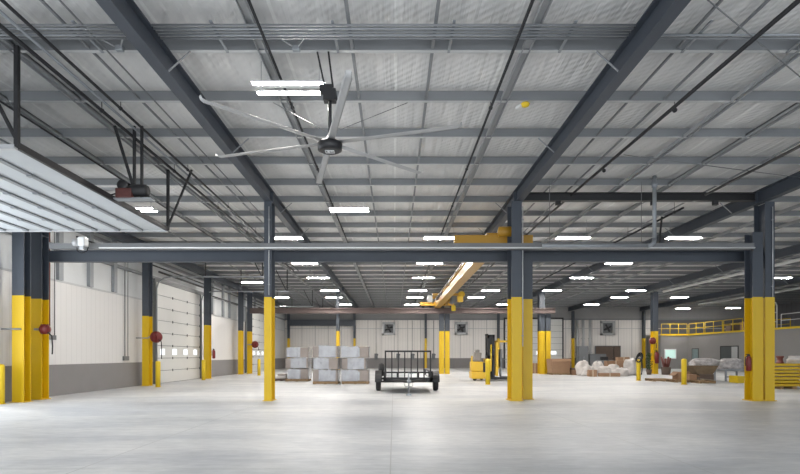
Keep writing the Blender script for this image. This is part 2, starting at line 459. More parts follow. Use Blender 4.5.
for yy in (8.46, 14.11):
    MB().bar((-5.98, yy, DZ), (-5.98, yy, ZP), .065).build('track_hanger', black, op)
    MB().bar((-5.98, yy, DZ+.1), (-6.75 if yy < 10 else -5.35, yy, ZP), .045).build('hanger_brace', black, op)
MB().tube([(-11.1, 14.11, 0.1), (-11.1, 14.11, DZ-.5), (-11.0, 14.11, DZ-.2), (-10.7, 14.11, DZ)], .04, 6).build('track', lightgrey, op)

# ------------------------------------------------------------------ door opener
t = T('door_opener', 'dark door motor with red body hung from twin black struts', 'door opener', (-5.5, 11.4, 4.95))
part(t, 'motor', black, MB().lathe((-5.42, 11.4, 4.86), (1,0,0), [(.02,-.2),(.12,-.2),(.13,-.15),(.13,.12),(.1,.17),(.03,.17)], 16))
part(t, 'gearbox', mat('dusty_red', (.09, .028, .024), .6, 0, .4, 12), MB().rbox((-5.72, 11.4, 4.78), (.34, .3, .2)), .02)
part(t, 'winding_drum', black, MB().lathe((-5.75, 11.4, 4.95), (0,1,0), [(.03,-.13),(.11,-.13),(.11,-.1),(.07,-.09),(.07,.09),(.11,.1),(.11,.13),(.03,.13)], 16))
part(t, 'mounting_plate', galv, MB().box(-5.95, -5.15, 11.3, 11.5, 4.66, 4.69))
for xx in (-5.56, -5.40): part(t, 'hanging_strut', black, MB().bar((xx, 11.42, 4.69), (xx, 11.42, ZP), .05))
part(t, 'diagonal_brace', black, MB().bar((-5.58, 11.42, 4.95), (-5.98, 11.42, ZP), .05))
part(t, 'trolley_rail', lightgrey, MB().box(-7.1, -5.85, 11.36, 11.44, 4.86, 4.92))
part(t, 'cable', rubber, MB().tube([(-5.95, 11.4, 4.8), (-6.1, 11.4, 4.76), (-6.3, 11.4, 4.74), (-6.5, 11.4, 4.86)], .015, 6))

# ------------------------------------------------------------------ columns
def column(x, y, d, fw, ztop, label, group='steel columns of the hall', cat='column', brackets=False):
    t = T('steel_column', label, cat, (x, y+d/2, 0), group)
    part(t, 'painted_base', yellow, MB().ibeam((x, y+d/2, 0.02), (x, y+d/2, 3.05), d, fw, (0,1,0)))
    part(t, 'upper_shaft', slate, MB().ibeam((x, y+d/2, 3.05), (x, y+d/2, ztop), d, fw, (0,1,0)))
    part(t, 'base_plate', yellow, MB().box(x-fw/2-.04, x+fw/2+.04, y-.04, y+d+.04, 0, .02))
    if brackets:
        part(t, 'stiffener', slate, MB().box(x-fw/2, x+fw/2, y+.02, y+d-.02, ztop-.5, ztop-.48).box(x-fw/2, x+fw/2, y+.02, y+d-.02, ztop-.9, ztop-.88))
    return t
RB = EYE+4.51       # underside of rafters
RW = 4.08           # underside of runway beams
Y1 = 15.64
YR = 16.42
ROW = [15.64, 23.2, 30.3, 37.9]
A = column
A(-3.70, Y1, .45, .22, RB, 'slim slate and yellow column left of centre in the front row')
A(3.60, Y1, .60, .30, RB, 'tall left half of the paired column right of centre in front')
A(4.06, YR-.22, .44, .30, 4.2, 'shorter right half of the paired column right of centre in front', brackets=True)
A(10.66, Y1-.02, .38, .30, EYE+3.6, 'shorter left half of the paired column at far right front, with the extinguisher')
A(11.04, Y1+.02, .5, .28, RB, 'tall right half of the paired column at the far right front')
A(-10.72, Y1-.44, .3, .34, RB, 'front column at the left wall beside the open loading door')
A(-10.82, Y1+.46, .35, .36, RB, 'left wall column carrying the first red hose reel', brackets=True)
A(-10.82, ROW[1], .40, .28, RB, 'left wall column before the closed loading door, with red reel')
A(-10.66, ROW[2], .40, .30, RB, 'left wall column just past the closed loading door')
A(-10.75, 37.2, .45, .26, RB, 'nearer of the paired left wall columns past the loading door')
A(-10.45, 38.4, .45, .26, RB, 'farther of the paired left wall columns past the loading door')
A(-4.0, ROW[3], .4, .22, RB, 'distant column standing behind the wrapped pallets')
A(3.40, ROW[3], .5, .33, RB, 'left half of the distant paired column behind the trailer')
A(3.80, ROW[3]+.06, .42, .33, 4.28, 'right half of the distant paired column behind the trailer')
A(10.53, ROW[3], .5, .4, RB, 'left half of the distant pair beside the big brown carton')
A(10.98, ROW[3]+.06, .42, .36, 4.28, 'right half of the distant pair beside the big brown carton')
A(18.62, ROW[3], .5, .32, RB, 'distant column on the right carrying a red reel')
for x, lab in ((-10.8, 'far left corner column against the back wall'), (-4.05, 'back wall column left, above the wrapped pallets'),
               (3.25, 'back wall column seen through the trailer gate side'), (10.7, 'back wall column behind the forklift mast'),
               (18.35, 'back wall column by the grey downpipes'), (25.6, 'back wall column right of the brown double panel')):
    A(x, WB-.5, .35, .22, RB, lab)

for x, y, z0, z1, lab in ((3.77, Y1-.03, 1.6, 5.7, 'thin pale conduit running up the front of the centre paired column'), (11.1, Y1-.01, 3.05, 5.7, 'pale conduit on the upper right edge of the far right column'),
                         (-3.66, Y1-.03, 3.1, 5.7, 'thin pale conduit on the upper part of the slim front column')):
    t = T('column_conduit', lab, 'conduit', (x, y, z0))
    part(t, 'tube', lightgrey, MB().tube([(x, y, z0), (x, y, z1)], .014, 8))
    for zz in (z0+.3, z1-.4): part(t, 'clip', galv, MB().box(x-.03, x+.03, y+.005, y+.03, zz, zz+.03))

# ------------------------------------------------------------------ rafters
for x, nm in ((-3.70, 'left of centre'), (3.68, 'right of centre'), (10.9, 'at the right'), (17.95, 'beyond the right column'), (25.3, 'above the mezzanine edge')):
    m = MB().ibeam((x, .3, (RB+ZP)/2), (x, WB-.1, (RB+ZP)/2), ZP-RB, .2, (0,0,1))
    b = m.build('roof_beam', slate)
    tag(b, 'dark slate roof beam running away from the camera, ' + nm, 'roof beam', 'main roof beams')
    for y in (5.2, 8.6, 12.05, 17.15, 20.6, 25.7, 29.1, 34.2):
        sd = 1 if x < 0 else -1
        MB().bar((x+.02*sd, y, RB+.03), (x+sd*.42, y, ZP-.005), .04, .012).build('flange_brace', galv, b)
    for y in (Y1+.3, ROW[3]+.2):
        m = MB().box(x-.1, x+.1, y-.012, y+.012, RB+.02, ZP-.02)
        m.build('stiffener', slate, b)
b = MB().ibeam((-10.85, 14.2, (RB+ZP)/2), (-10.85, WB-.1, (RB+ZP)/2), ZP-RB, .2).build('roof_beam', slate)
tag(b, 'dark slate roof beam along the left wall', 'roof beam', 'main roof beams')

# portal beam, front row, right bay
b = T('portal_beam', 'black beam spanning between the two front right columns near the roof', 'beam', (7.1, Y1+.3, EYE+4.6))
part(b, 'web', black, MB().ibeam((3.85, Y1+.3, EYE+4.72), (10.78, Y1+.3, EYE+4.72), .24, .16))
for x in (4.9, 7.75, 9.6): part(b, 'hanger_clip', black, MB().box(x-.07, x+.07, Y1+.25, Y1+.35, EYE+4.48, EYE+4.6))

# ------------------------------------------------------------------ runway beams

rn = T('crane_runway', 'long dark crane runway beam across the front column row', 'crane beam', (0, YR, 4.2))
part(rn, 'web', slate, MB().ibeam((-10.62, YR, 4.38), (10.95, YR, 4.38), .34, .2))
part(rn, 'crane_rail', purlin_m, MB().box(-10.4, 10.9, YR-.03, YR+.03, 4.55, 4.62))
tray = T('cable_tray', 'thin grey cable channel fixed across the front columns above the runway beam', 'cable tray', (0, Y1-.1, 4.42))
part(tray, 'channel', mat('dull_cap_steel', (.17, .175, .18), .5, .1, .15, 2), MB().box(-9.95, 10.4, Y1-.25, Y1-.22, 4.44, 4.58).box(-9.95, 10.4, Y1-.25, Y1-.02, 4.42, 4.44).box(-9.95, 10.4, Y1-.05, Y1-.02, 4.44, 4.58))
part(tray, 'conductor_bar', white_steel, MB().tube([(-8.5, Y1-.27, 4.44), (10.4, Y1-.27, 4.44)], .022, 8))
rr = T('crane_runway', 'distant brownish runway beam crossing before the back wall', 'crane beam', (0, ROW[3]-.1, 4.28))
part(rr, 'web', rust, MB().ibeam((-10.2, ROW[3]-.15, 4.45), (11.4, ROW[3]-.15, 4.45), .32, .22))
part(rr, 'crane_rail', rust, MB().box(-10.2, 11.4, ROW[3]-.18, ROW[3]-.12, 4.61, 4.68))
t = T('runway_drive', 'light grey motor box at the left end of the front runway beam', 'motor', (-8.8, Y1-.45, 4.4))
part(t, 'housing', white_steel, MB().box(-8.96, -8.76, Y1-.56, Y1-.33, 4.44, 4.70), .03)
part(t, 'lower_box', lightgrey, MB().box(-8.93, -8.8, Y1-.52, Y1-.36, 4.34, 4.44), .02)
part(t, 'motor', lightgrey, MB().lathe((-9.0, Y1-.46, 4.55), (-1,0,0), [(.03,-.02),(.1,0),(.1,.12),(.05,.14)], 14))
part(t, 'cable_loop', rubber, MB().tube([(-9.0, Y1-.5, 4.4), (-8.98, Y1-.52, 4.3), (-8.85, Y1-.52, 4.24), (-8.72, Y1-.5, 4.3), (-8.7, Y1-.46, 4.42)], .014, 6))
part(t, 'bracket', galv, MB().box(-8.9, -8.8, Y1-.32, Y1-.24, 4.42, 4.6))

# bridge crane
bc = T('bridge_crane', 'orange yellow overhead travelling crane bridging the two runway beams', 'overhead crane', (3.05, 26, 4.68))
gx = 3.05; g0, g1 = YR, ROW[3]-.15
part(bc, 'girder', crane_y, MB().box(gx-.13, gx+.13, g0, g1, 4.70, 5.08).box(gx-.2, gx+.2, g0, g1, 4.66, 4.70).box(gx-.2, gx+.2, g0, g1, 5.08, 5.11))
part(bc, 'side_rail', crane_y, MB().box(gx+.34, gx+.40, g0+.3, g1, 4.85, 5.0).box(gx+.13, gx+.4, g0+.4, g0+.46, 4.9, 4.95).box(gx+.13, gx+.4, g1-2, g1-1.94, 4.9, 4.95).box(gx+.13, gx+.4, 27, 27.06, 4.9, 4.95))
part(bc, 'festoon_track', black, MB().box(gx-.36, gx-.32, g0+.5, g1, 4.98, 5.02).box(gx-.32, gx-.13, 20, 20.05, 4.98, 5.01).box(gx-.32, gx-.13, 28, 28.05, 4.98, 5.01).box(gx-.32, gx-.13, 35, 35.05, 4.98, 5.01))
def endtruck(y, zb):
    e = part(bc, 'end_truck', crane_y, MB().box(gx-1.2, gx+1.2, y-.13, y+.13, zb+.03, zb+.28), .012)
    sub(e, bc, 'drive_motor', crane_y, MB().lathe((gx+.35, y-.2, zb+.36), (1,0,0), [(.04,-.25),(.15,-.22),(.16,.15),(.08,.25)], 14))
    for xx in (gx-1.0, gx+1.0):
        sub(e, bc, 'wheel', black, MB().lathe((xx, y-.03, zb-.0), (0,1,0), [(.02,-.05),(.11,-.05),(.11,.05),(.02,.05)], 16))
endtruck(YR, 4.74); endtruck(ROW[3]-.15, 4.80)
h = part(bc, 'hoist_trolley', crane_y, MB().box(2.45, 4.4, 33.9, 34.1, 5.12, 5.28).box(2.45, 4.4, 35.7, 35.9, 5.12, 5.28).box(3.45, 3.55, 33.9, 35.9, 4.72, 5.28).box(4.3, 4.4, 33.9, 35.9, 4.85, 5.28))
sub(h, bc, 'rope_drum', grey_mach, MB().lathe((3.85, 33.95, 4.95), (0,1,0), [(.05,0),(.26,.02),(.26,1.3),(.1,1.4)], 18))
sub(h, bc, 'hoist_motor', fork_y, MB().lathe((4.3, 33.9, 5.2), (0,1,0), [(.04,-.1),(.2,-.08),(.22,.5),(.05,.54)], 16))
sub(h, bc, 'gearbox', fork_y, MB().box(4.0, 4.35, 33.6, 33.9, 4.7, 5.05))
sub(h, bc, 'control_box', white_steel, MB().box(2.15, 2.45, 34.0, 34.4, 4.75, 5.15))
sub(h, bc, 'hook_block', safety, MB().box(3.72, 3.98, 34.4, 34.6, 4.2, 4.55).bar((3.85, 34.5, 4.55), (3.85, 34.5, 4.75), .03))
part(bc, 'cable_loops', black, MB().tube([(gx-.34, 30+k*.5, 4.98 - (.22 if k % 2 else 0)) for k in range(9)], .02, 6))

# ------------------------------------------------------------------ ceiling fan
fx, fy, fz = -1.04, 8.65, 4.74
fan = T('ceiling_fan', 'large six bladed grey industrial ceiling fan with black hub', 'fan', (fx, fy, fz))
part(fan, 'hub', black, MB().lathe((fx, fy, fz), (0,0,1), [(.15,-.09),(.195,-.07),(.2,.03),(.17,.06),(.06,.08),(.05,.16)], 28))
part(fan, 'hub_badge', white_steel, MB().box(fx-.075, fx+.075, fy-.06, fy-.045, fz-.098, fz-.09).box(fx-.075, fx+.075, fy+.045, fy+.06, fz-.098, fz-.09)
     .box(fx-.075, fx-.06, fy-.06, fy+.06, fz-.098, fz-.09).box(fx+.06, fx+.075, fy-.06, fy+.06, fz-.098, fz-.09).box(fx-.04, fx+.0, fy-.02, fy+.02, fz-.098, fz-.09).box(fx+.01, fx+.05, fy-.02, fy-.005, fz-.098, fz-.09))
part(fan, 'down_rod', black, MB().tube([(fx, fy, fz+.1), (fx, fy, fz+.95)], .03, 10))
part(fan, 'motor_bracket', black, MB().box(fx-.1, fx+.1, fy-.08, fy+.08, fz+.72, fz+.9).box(fx-.16, fx+.04, fy-.05, fy+.05, fz+.85, fz+.98).tube([(fx+.08, fy, fz+.9), (fx+.13, fy, fz+.7), (fx+.08, fy, fz+.5)], .012, 6))
part(fan, 'ceiling_strut', black, MB().bar((fx-.08, fy, fz+.95), (fx-.2, fy-.03, ZP+.0), .028))
part(fan, 'ceiling_strut', black, MB().bar((fx+.05, fy, fz+.95), (fx-.02, fy-.03, ZP+.0), .028))
part(fan, 'guy_wire', galv_d, MB().tube([(fx, fy, fz+.2), (fx+1.3, fy+1.7, ZP-.005)], .006, 5).tube([(fx, fy, fz+.2), (fx-1.3, fy+1.7, ZP-.005)], .006, 5))
blade_m = mat('grey_fan_blade', (.45, .45, .45), .5)
for k in range(6):
    a = math.radians(43+60*k); u = Vector((math.cos(a), math.sin(a), 0)); s_ = Vector((-math.sin(a), math.cos(a), 0)); up = Vector((0,0,1))
    m = MB(); c0 = Vector((fx, fy, fz+.05))
    prof = [(-.06, 0), (-.03, .014), (.03, .01), (.055, -.008), (.03, -.002), (-.03, .002)]
    st = [(.14, 0), (.9, .0), (1.7, .0), (2.08, .0), (2.13, .015), (2.15, .05)]
    for r, dz in st:
        for px_, pz_ in prof:
            sc = 1 if r < 2.1 else .7
            m.v.append(c0 + u*r + s_*(px_*sc) + up*(pz_+dz))
    n = len(prof)
    for i in range(len(st)-1):
        for j in range(n):
            j2 = (j+1) % n; m.f.append([i*n+j, i*n+j2, (i+1)*n+j2, (i+1)*n+j]); m.sm.append(True)
    m.f.append(list(range(n))[::-1]); m.sm.append(False)
    m.f.append([(len(st)-1)*n+j for j in range(n)]); m.sm.append(False)
    part(fan, 'blade', blade_m, m)

# ------------------------------------------------------------------ lights
LZ = EYE+4.6
def make_light(x, y, label, LZ=LZ, sp=.17):
    t = T('high_bay_light', label, 'ceiling light', (x, y, LZ), 'twin tube lights hung under the roof')
    part(t, 'housing', white_steel, MB().box(x-.6, x+.6, y-.05, y+.05, LZ+.03, LZ+.08).box(x-.55, x-.5, y-.19, y+.19, LZ+.02, LZ+.035).box(x+.5, x+.55, y-.19, y+.19, LZ+.02, LZ+.035))
    for s_ in (-1, 1): part(t, 'tube', tube_m, MB().box(x-.6, x+.6, y+s_*sp-.032, y+s_*sp+.032, LZ-.012, LZ+.008))
    for s_ in (-1, 1): part(t, 'reflector', white_steel, MB().box(x-.62, x+.62, y+s_*sp-.06, y+s_*sp+.06, LZ+.012, LZ+.022).box(x-.62, x+.62, y+s_*sp-.06, y+s_*sp-.05, LZ-.005, LZ+.012).box(x-.62, x+.62, y+s_*sp+.05, y+s_*sp+.06, LZ-.005, LZ+.012))
    for s_ in (-1, 1): part(t, 'hanging_wire', galv, MB().bar((x+s_*.5, y, LZ+.08), (x+s_*.5, y, ZR+.04), .008))
    return t
LT = [(-1.79, 9.2, 'large bright twin tube light just left of the ceiling fan'),
      (-1.42, 16.9, 'twin tube light hanging beyond the fan, short of the front beam'),
      (-8.2, 16.9, 'small light glimpsed under the door opener at left'),
      (-4.26, 21.0, 'light just right of the slim front column, above the runway beam'),
      (1.83, 21.0, 'light touching the left end of the yellow end truck'),
      (7.05, 21.0, 'light above the runway beam, right of the paired centre column'),
      (11.4, 21.0, 'light above the runway beam, left of the far right column'),
      (-4.49, 26.8, 'light just below the runway beam at left, first of its line'),
      (1.81, 26.8, 'light just below the runway beam at centre, first of its line'),
      (11.3, 26.8, 'light just below the runway beam at right, first of its line'),
      (-9.0, 33.8, 'light nearest the left wall, left of the slim column'),
      (-4.53, 31.8, 'second light of the left line below the runway beam'),
      (1.75, 31.8, 'second light of the centre line left of the crane girder'),
      (11.2, 31.8, 'second light of the right line below the runway beam'),
      (23.0, 31.8, 'light to the right of the far right column'),
      (-4.6, 38.1, 'third light of the left line below the runway beam'),
      (1.7, 38.1, 'third light of the centre line left of the crane girder'),
      (6.9, 38.1, 'light just right of the crane girder, nearer one'),
      (11.3, 38.1, 'light above the distant pair of columns at the brown carton'),
      (17.3, 38.1, 'light left of the distant reel column'),
      (-9.07, 42.6, 'distant light beside the slim column at left wall side'),
      (-4.8, 42.6, 'fourth light of the left line'),
      (1.66, 42.6, 'fourth light of the centre line'),
      (6.55, 42.6, 'light just right of the crane girder, farther one'),
      (18.0, 42.6, 'light right of centre before the back wall'),
      (22.8, 42.6, 'light above the near end of the yellow railing'),
      (-4.5, 48.6, 'fifth light of the left line near the back wall'),
      (1.64, 48.6, 'fifth light of the centre line near the back wall'),
      (10.0, 48.6, 'far light over the back wall door'),
      (18.0, 48.6, 'far light over the wall fan at right'),
      (28.6, 54-1.2, 'far light above the mezzanine railing'),
      (33.2, 52.2, 'farthest right light over the mezzanine')]
# the fixtures past the front column row hang a little lower, below the roof beams
LZ2 = EYE+4.38; q_ = 4.38/4.6
near = far = None
for x, y, lab in LT:
    if y < 18:
        if near is None: near = make_light(x, y, lab)
        else: dup(near, (x, y, LZ), lab)
    else:
        x, y = x*q_, y*q_
        if far is None: far = make_light(x, y, lab, LZ2, .10)
        else: dup(far, (x, y, LZ2), lab)

# ------------------------------------------------------------------ overhead pipes, conduits, rods
def pipe(name, pts, r, m, label, cat='pipe', seg=8, hang=None):
    t = T(name, label, cat, pts[0])
    part(t, 'pipe_run', m, MB().tube(pts, r, seg))
    if hang:
        for y in hang:
            a, b = Vector(pts[0]), Vector(pts[-1]); q = a.lerp(b, (y-a.y)/(b.y-a.y))
            part(t, 'pipe_hanger', m, MB().bar(q, (q.x, q.y, ZP+.005), .01).lathe((q.x, q.y-.015, q.z), (0,1,0), [(r+.005,0),(r+.012,0),(r+.012,.03),(r+.005,.03)], 10))
    return t
zc = EYE+4.78
H1 = [PY[k]+.05 for k in (6, 8, 10, 12, 14, 17, 20, 24, 28)]
pipe('sprinkler_pipe', [(-1.96, 2, zc), (-1.96, 50, zc)], .024, black, 'black overhead pipe passing left of the large near light', hang=H1)
pipe('sprinkler_pipe', [(1.87, 2, zc), (1.87, 50, zc)], .026, black, 'black overhead pipe between the fan and the right roof beam', hang=H1)
pipe('sprinkler_pipe', [(5.5, 2, zc-.05), (5.3, 15.4, zc+.0), (5.1, 50, zc)], .035, black, 'black overhead pipe running just right of the right roof beam', hang=H1[:3])
pipe('sprinkler_pipe', [(9.1, 2, zc-.1), (9.1, 15.6, zc-.1)], .035, black, 'black pipe running up to the portal beam at upper right', hang=H1[:2])
pipe('sprinkler_pipe', [(9.0, 16.6, zc-.2), (9.0, 48, zc-.2)], .035, black, 'black pipe going on beyond the portal beam at upper right', hang=H1[3:])
pipe('gas_pipe', [(-5.25, 2, zc-.0), (-5.38, 30, zc-.04)], .026, black, 'upper black pipe of the three running over the open door edge', hang=H1[:5])
pipe('gas_pipe', [(-5.66, 2, zc-.05), (-5.64, 30, zc-.05)], .032, black, 'lower black pipe of the three running over the open door edge', hang=H1[:5])
pipe('conduit', [(-5.48, 2, zc), (-5.48, 30, zc)], .024, galv, 'grey conduit between the two black pipes at upper left', 'conduit')
pipe('conduit', [(-4.58, 2, zc+.08), (-4.58, 30, zc+.08)], .014, galv_d, 'thin conduit just left of the left roof beam', 'conduit')
pipe('conduit', [(-6.8, 8.6, EYE+4.38), (-6.8, 22, EYE+4.38)], .018, black, 'thin dark cable above the open loading door', 'conduit')
pipe('heating_pipe', [(18.7, 19, EYE+4.4), (18.7, 37, EYE+4.4)], .08, white_steel, 'bright grey pipe high up at right beyond the runway beam')  # white colour stands for the light reflected along this pipe
pipe('heating_pipe', [(26.3, 23, EYE+4.35), (26.3, 46, EYE+4.35)], .09, lightgrey, 'grey pipe high above the mezzanine railing')
pipe('bracing_rod', [(3.8, 6.9, ZP-.09), (10.6, 11.8, ZP-.09)], .010, galv_d, 'thin diagonal roof bracing rod at upper right', 'rod')
pipe('bracing_rod', [(10.7, 14.0, ZP-.25), (5.6, 13.0, ZP-.02)], .010, galv_d, 'thin nearly level bracing rod right of the beam', 'rod')

# conduits running across in front of the first visible purlin
for x0_, x1_, n_, nm in ((-10.9, -3.82, 5, 'left of the left roof beam'), (-3.58, 3.56, 5, 'between the two main roof beams'), (3.8, 10.6, 2, 'right of the right roof beam')):
    t = T('conduit_bundle', 'thin grey conduits crossing the ceiling in front, ' + nm, 'conduit', ((x0_+x1_)/2, 8.1, EYE+4.86), 'conduits across the front of the ceiling')
    for k in range(5-n_, 5):
        part(t, 'conduit', galv if k % 2 else purlin_m, MB().tube([(x0_, 7.86+k*.08, EYE+4.86), (x1_, 7.86+k*.08, EYE+4.86)], .019, 8))
    for q in range(4):
        x = x0_+(x1_-x0_)*(q+.5)/4
        part(t, 'strut_clip', galv, MB().box(x-.02, x+.02, 7.8, 8.62, EYE+4.88, EYE+4.90))
for q, (x, lab) in enumerate(((-4.35, 'grey junction box with looped cables left of the left roof beam'), (-1.55, 'pale junction box on the purlin above the large near light'))):
    t = T('junction_box', lab, 'junction box', (x, 8.4, ZP-.1))
    part(t, 'box', galv, MB().box(x-.06, x+.06, 8.42, 8.5, ZP-.08, ZP-.0), .01)
    part(t, 'cable', lightgrey, MB().tube([(x-.05, 8.4, ZP-.04), (x-.18, 8.3, ZP-.0), (x-.3, 8.1, ZP-.02)], .01, 6).tube([(x+.05, 8.4, ZP-.04), (x+.15, 8.25, ZP-.02), (x+.25, 8.1, ZP-.02)], .01, 6))
# vent pipe
t = T('vent_pipe', 'grey vertical vent pipe with elbow standing at the right part of the runway beam', 'pipe', (7.55, Y1-.5, 4.55))
yv = Y1-.55
vx = (654.5-394)*yv/F
part(t, 'riser', galv, MB().tube([(vx, yv, 4.62), (vx, yv, ZR)], .055, 12))
part(t, 'elbow', galv, MB().tube([(vx, yv, 4.64), (vx-.02, yv, 4.53), (vx-.1, yv, 4.46), (vx-.2, yv, 4.44)], .06, 12))
part(t, 'branch', galv, MB().tube([(vx-.2, yv, 4.44), (4.2, yv, 4.44)], .05, 12))
part(t, 'collar', galv, MB().lathe((vx, yv, ZP-.1), (0,0,1), [(.056,-.06),(.075,-.06),(.075,.06),(.056,.06)], 16))
for x in (4.4, 7.0): part(t, 'drop_wire', galv_d, MB().bar((x, yv, 4.45), (x, yv, ZP+.01), .012))
# sensor / yellow emergency beacon on purlin
t = T('ceiling_beacon', 'small yellow beacon fixed under a purlin near the right roof beam', 'beacon', (2.55, 10.3, ZP-.02))
bx_, by_ = 2.55, 10.36
part(t, 'lamp_head', safety, MB().lathe((bx_, by_, ZP-.005), (0,0,-1), [(.07,0),(.09,.02),(.07,.06),(.03,.08)], 14))
part(t, 'body', white_steel, MB().rbox((bx_-.08, by_+.08, ZP-.04), (.1, .16, .05), .4))
pipe('wall_pipe', [(-11.0, 18.5, 5.45), (-11.0, 49, 5.45)], .035, black, 'dark pipe high along the left wall over the closed doors')
pipe('wall_pipe', [(-10.95, 31.2, 4.9), (-10.95, 39.5, 4.9)], .03, black, 'dark pipe along the left wall between the two closed doors')
# crane pendant / hanging bracket shapes
t = T('hanging_bracket', 'black angled bracket hanging under the roof at right', 'bracket', (9.6, 19.4, 5.0))
part(t, 'strut', black, MB().bar((9.75, 19.4, ZR+.04), (9.6, 19.4, 4.93), .05).bar((9.6, 19.4, 4.95), (9.85, 19.4, 4.92), .05))

# ------------------------------------------------------------------ bollards
def at(px, py): 
    y = F*EYE/(py-355); return ((px-394)*y/F, y)
def bollard(px, py, label, hgt=1.1, r=.10):
    x, y = at(px, py)
    t = T('bollard', label, 'bollard', (x, y, 0), 'yellow safety bollards')
    part(t, 'post', safety, MB().lathe((x, y, 0), (0,0,1), [(r,0),(r,hgt-.06),(r*.85,hgt-.02),(r*.4,hgt)], 18))
    part(t, 'floor_collar', safety, MB().lathe((x, y, 0), (0,0,1), [(r+.03,0),(r+.03,.012),(r,.014)], 18))
    return t, x, y
bollard(0.5, 404, 'yellow bollard cut by the left edge of the picture')
bollard(158, 387, 'yellow bollard at the near side of the closed loading door')
bollard(203.5, 380, 'yellow bollard at the far side of the closed loading door')
bollard(263-4, 375.5, 'distant yellow bollard half behind the slim front column')
bollard(487.8, 384.5, 'yellow bollard standing in front of the forklift', 1.15, .11)
_, bx2, by2 = bollard(638.5, 380.5, 'yellow bollard with black hose over it, by the plastic heap', 1.12, .11)
bollard(684, 384.5, 'yellow bollard before the cardboard and wrapped bundles', 1.18, .11)

# ------------------------------------------------------------------ hose reels, extinguishers
def reel(x, y, z, label, arm=0., r=.2, drop=.5):
    t = T('hose_reel', label, 'hose reel', (x, y, z), 'red hose reels on the columns')
    part(t, 'drum', red, MB().lathe((x, y, z), (1,.25,0), [(.03,-.09),(r,-.09),(r,-.07),(r*.6,-.06),(r*.6,.06),(r,.07),(r,.09),(.03,.09)], 22))
    part(t, 'side_disc', red, MB().lathe((x, y, z), (.3,-1,0), [(.02,-.08),(r,-.07),(r,.05),(r*.6,.1),(.04,.11)], 22))
    part(t, 'bracket', galv, MB().box(x-.35-arm, x+.0, y+.02, y+.06, z-.03, z+.03))
    part(t, 'hose', rubber, MB().tube([(x+.12, y-.05, z-.1), (x+.24, y-.05, z-.2), (x+.26, y-.05, z-.2-drop*.6), (x+.25, y-.05, z-.2-drop)], .018, 6))
    return t
reel(-10.42, 15.92, 2.12, 'red hose reel on the nearest left wall column', 0, .15, .55)
reel(-10.32, 23.15, 2.13, 'red hose reel beside the closed loading door', .0, .25, .75)
reel(-9.95, 38.2, 2.10, 'small distant red hose reel at left, seen beside the slim column', .2, .25, .2)
reel(18.3, 37.74, 2.35, 'red reel high on the distant right column', -.1, .24, .3)
for px, py0, y, lab in ((12, 329, 15.17, 'grey horizontal pipe arm on the first left wall column'), (143, 338, 23.17, 'thin grey pipe arm on the column before the closed door')):
    x = (px-394)*y/F; z = EYE+(355-py0)*y/F
    o = MB().tube([(x-.3, y, z), (x+.25, y, z)], .025, 8).build('water_pipe', galv); tag(o, lab, 'pipe')

def extinguisher(x, y, z, label, s=1.):
    t = T('fire_extinguisher', label, 'fire extinguisher', (x, y, z), 'fire extinguishers')
    part(t, 'cylinder', red, MB().lathe((x, y, z), (0,0,1), [(.05*s,0),(.075*s,.02*s),(.075*s,.36*s),(.05*s,.42*s),(.02*s,.44*s)], 18))
    part(t, 'valve', black, MB().box(x-.03*s, x+.03*s, y-.02, y+.02, z+.43*s, z+.48*s).box(x-.08*s, x+.02, y-.012, y+.012, z+.48*s, z+.5*s))
    part(t, 'hose', rubber, MB().tube([(x-.03*s, y, z+.45*s), (x-.1*s, y, z+.4*s), (x-.1*s, y, z+.15*s)], .012, 6))
    return t
extinguisher(10.42, Y1+.03, 0.88, 'fire extinguisher on the left side of the far right front column', 1.0)
extinguisher(-10.2, 30.2, 1.15, 'small fire extinguisher on the column past the loading door', 1.1)
extinguisher(-3.45, Y1+5, 1.9, 'red extinguisher peeking out right of the slim front column', 1.) if False else None
extinguisher(18.6, 37.74, .75, 'dark red extinguisher low on the distant right column', 1.9)

# wall conduits with boxes on left wall
for y, lab in ((17.35, 'red and white conduits dropping down the left wall near the first reel'), (22.2, 'thin conduits dropping down the left wall before the second column')):
    t = T('wall_conduit', lab, 'conduit', (WL+.06, y, 1.2))
    part(t, 'conduit', copper if y < 20 else galv_d, MB().tube([(WL+.05, y, 1.3 if y > 20 else 2.0), (WL+.05, y, 5.6)], .02, 8))
    part(t, 'conduit', galv_d, MB().tube([(WL+.05, y+.25, 1.3 if y > 20 else 2.0), (WL+.05, y+.25, 5.6)], .015, 8))
    part(t, 'box', galv_d, MB().box(WL, WL+.08, y-.1, y+.3, 1.12 if y > 20 else 1.85, 1.3 if y > 20 else 2.0))

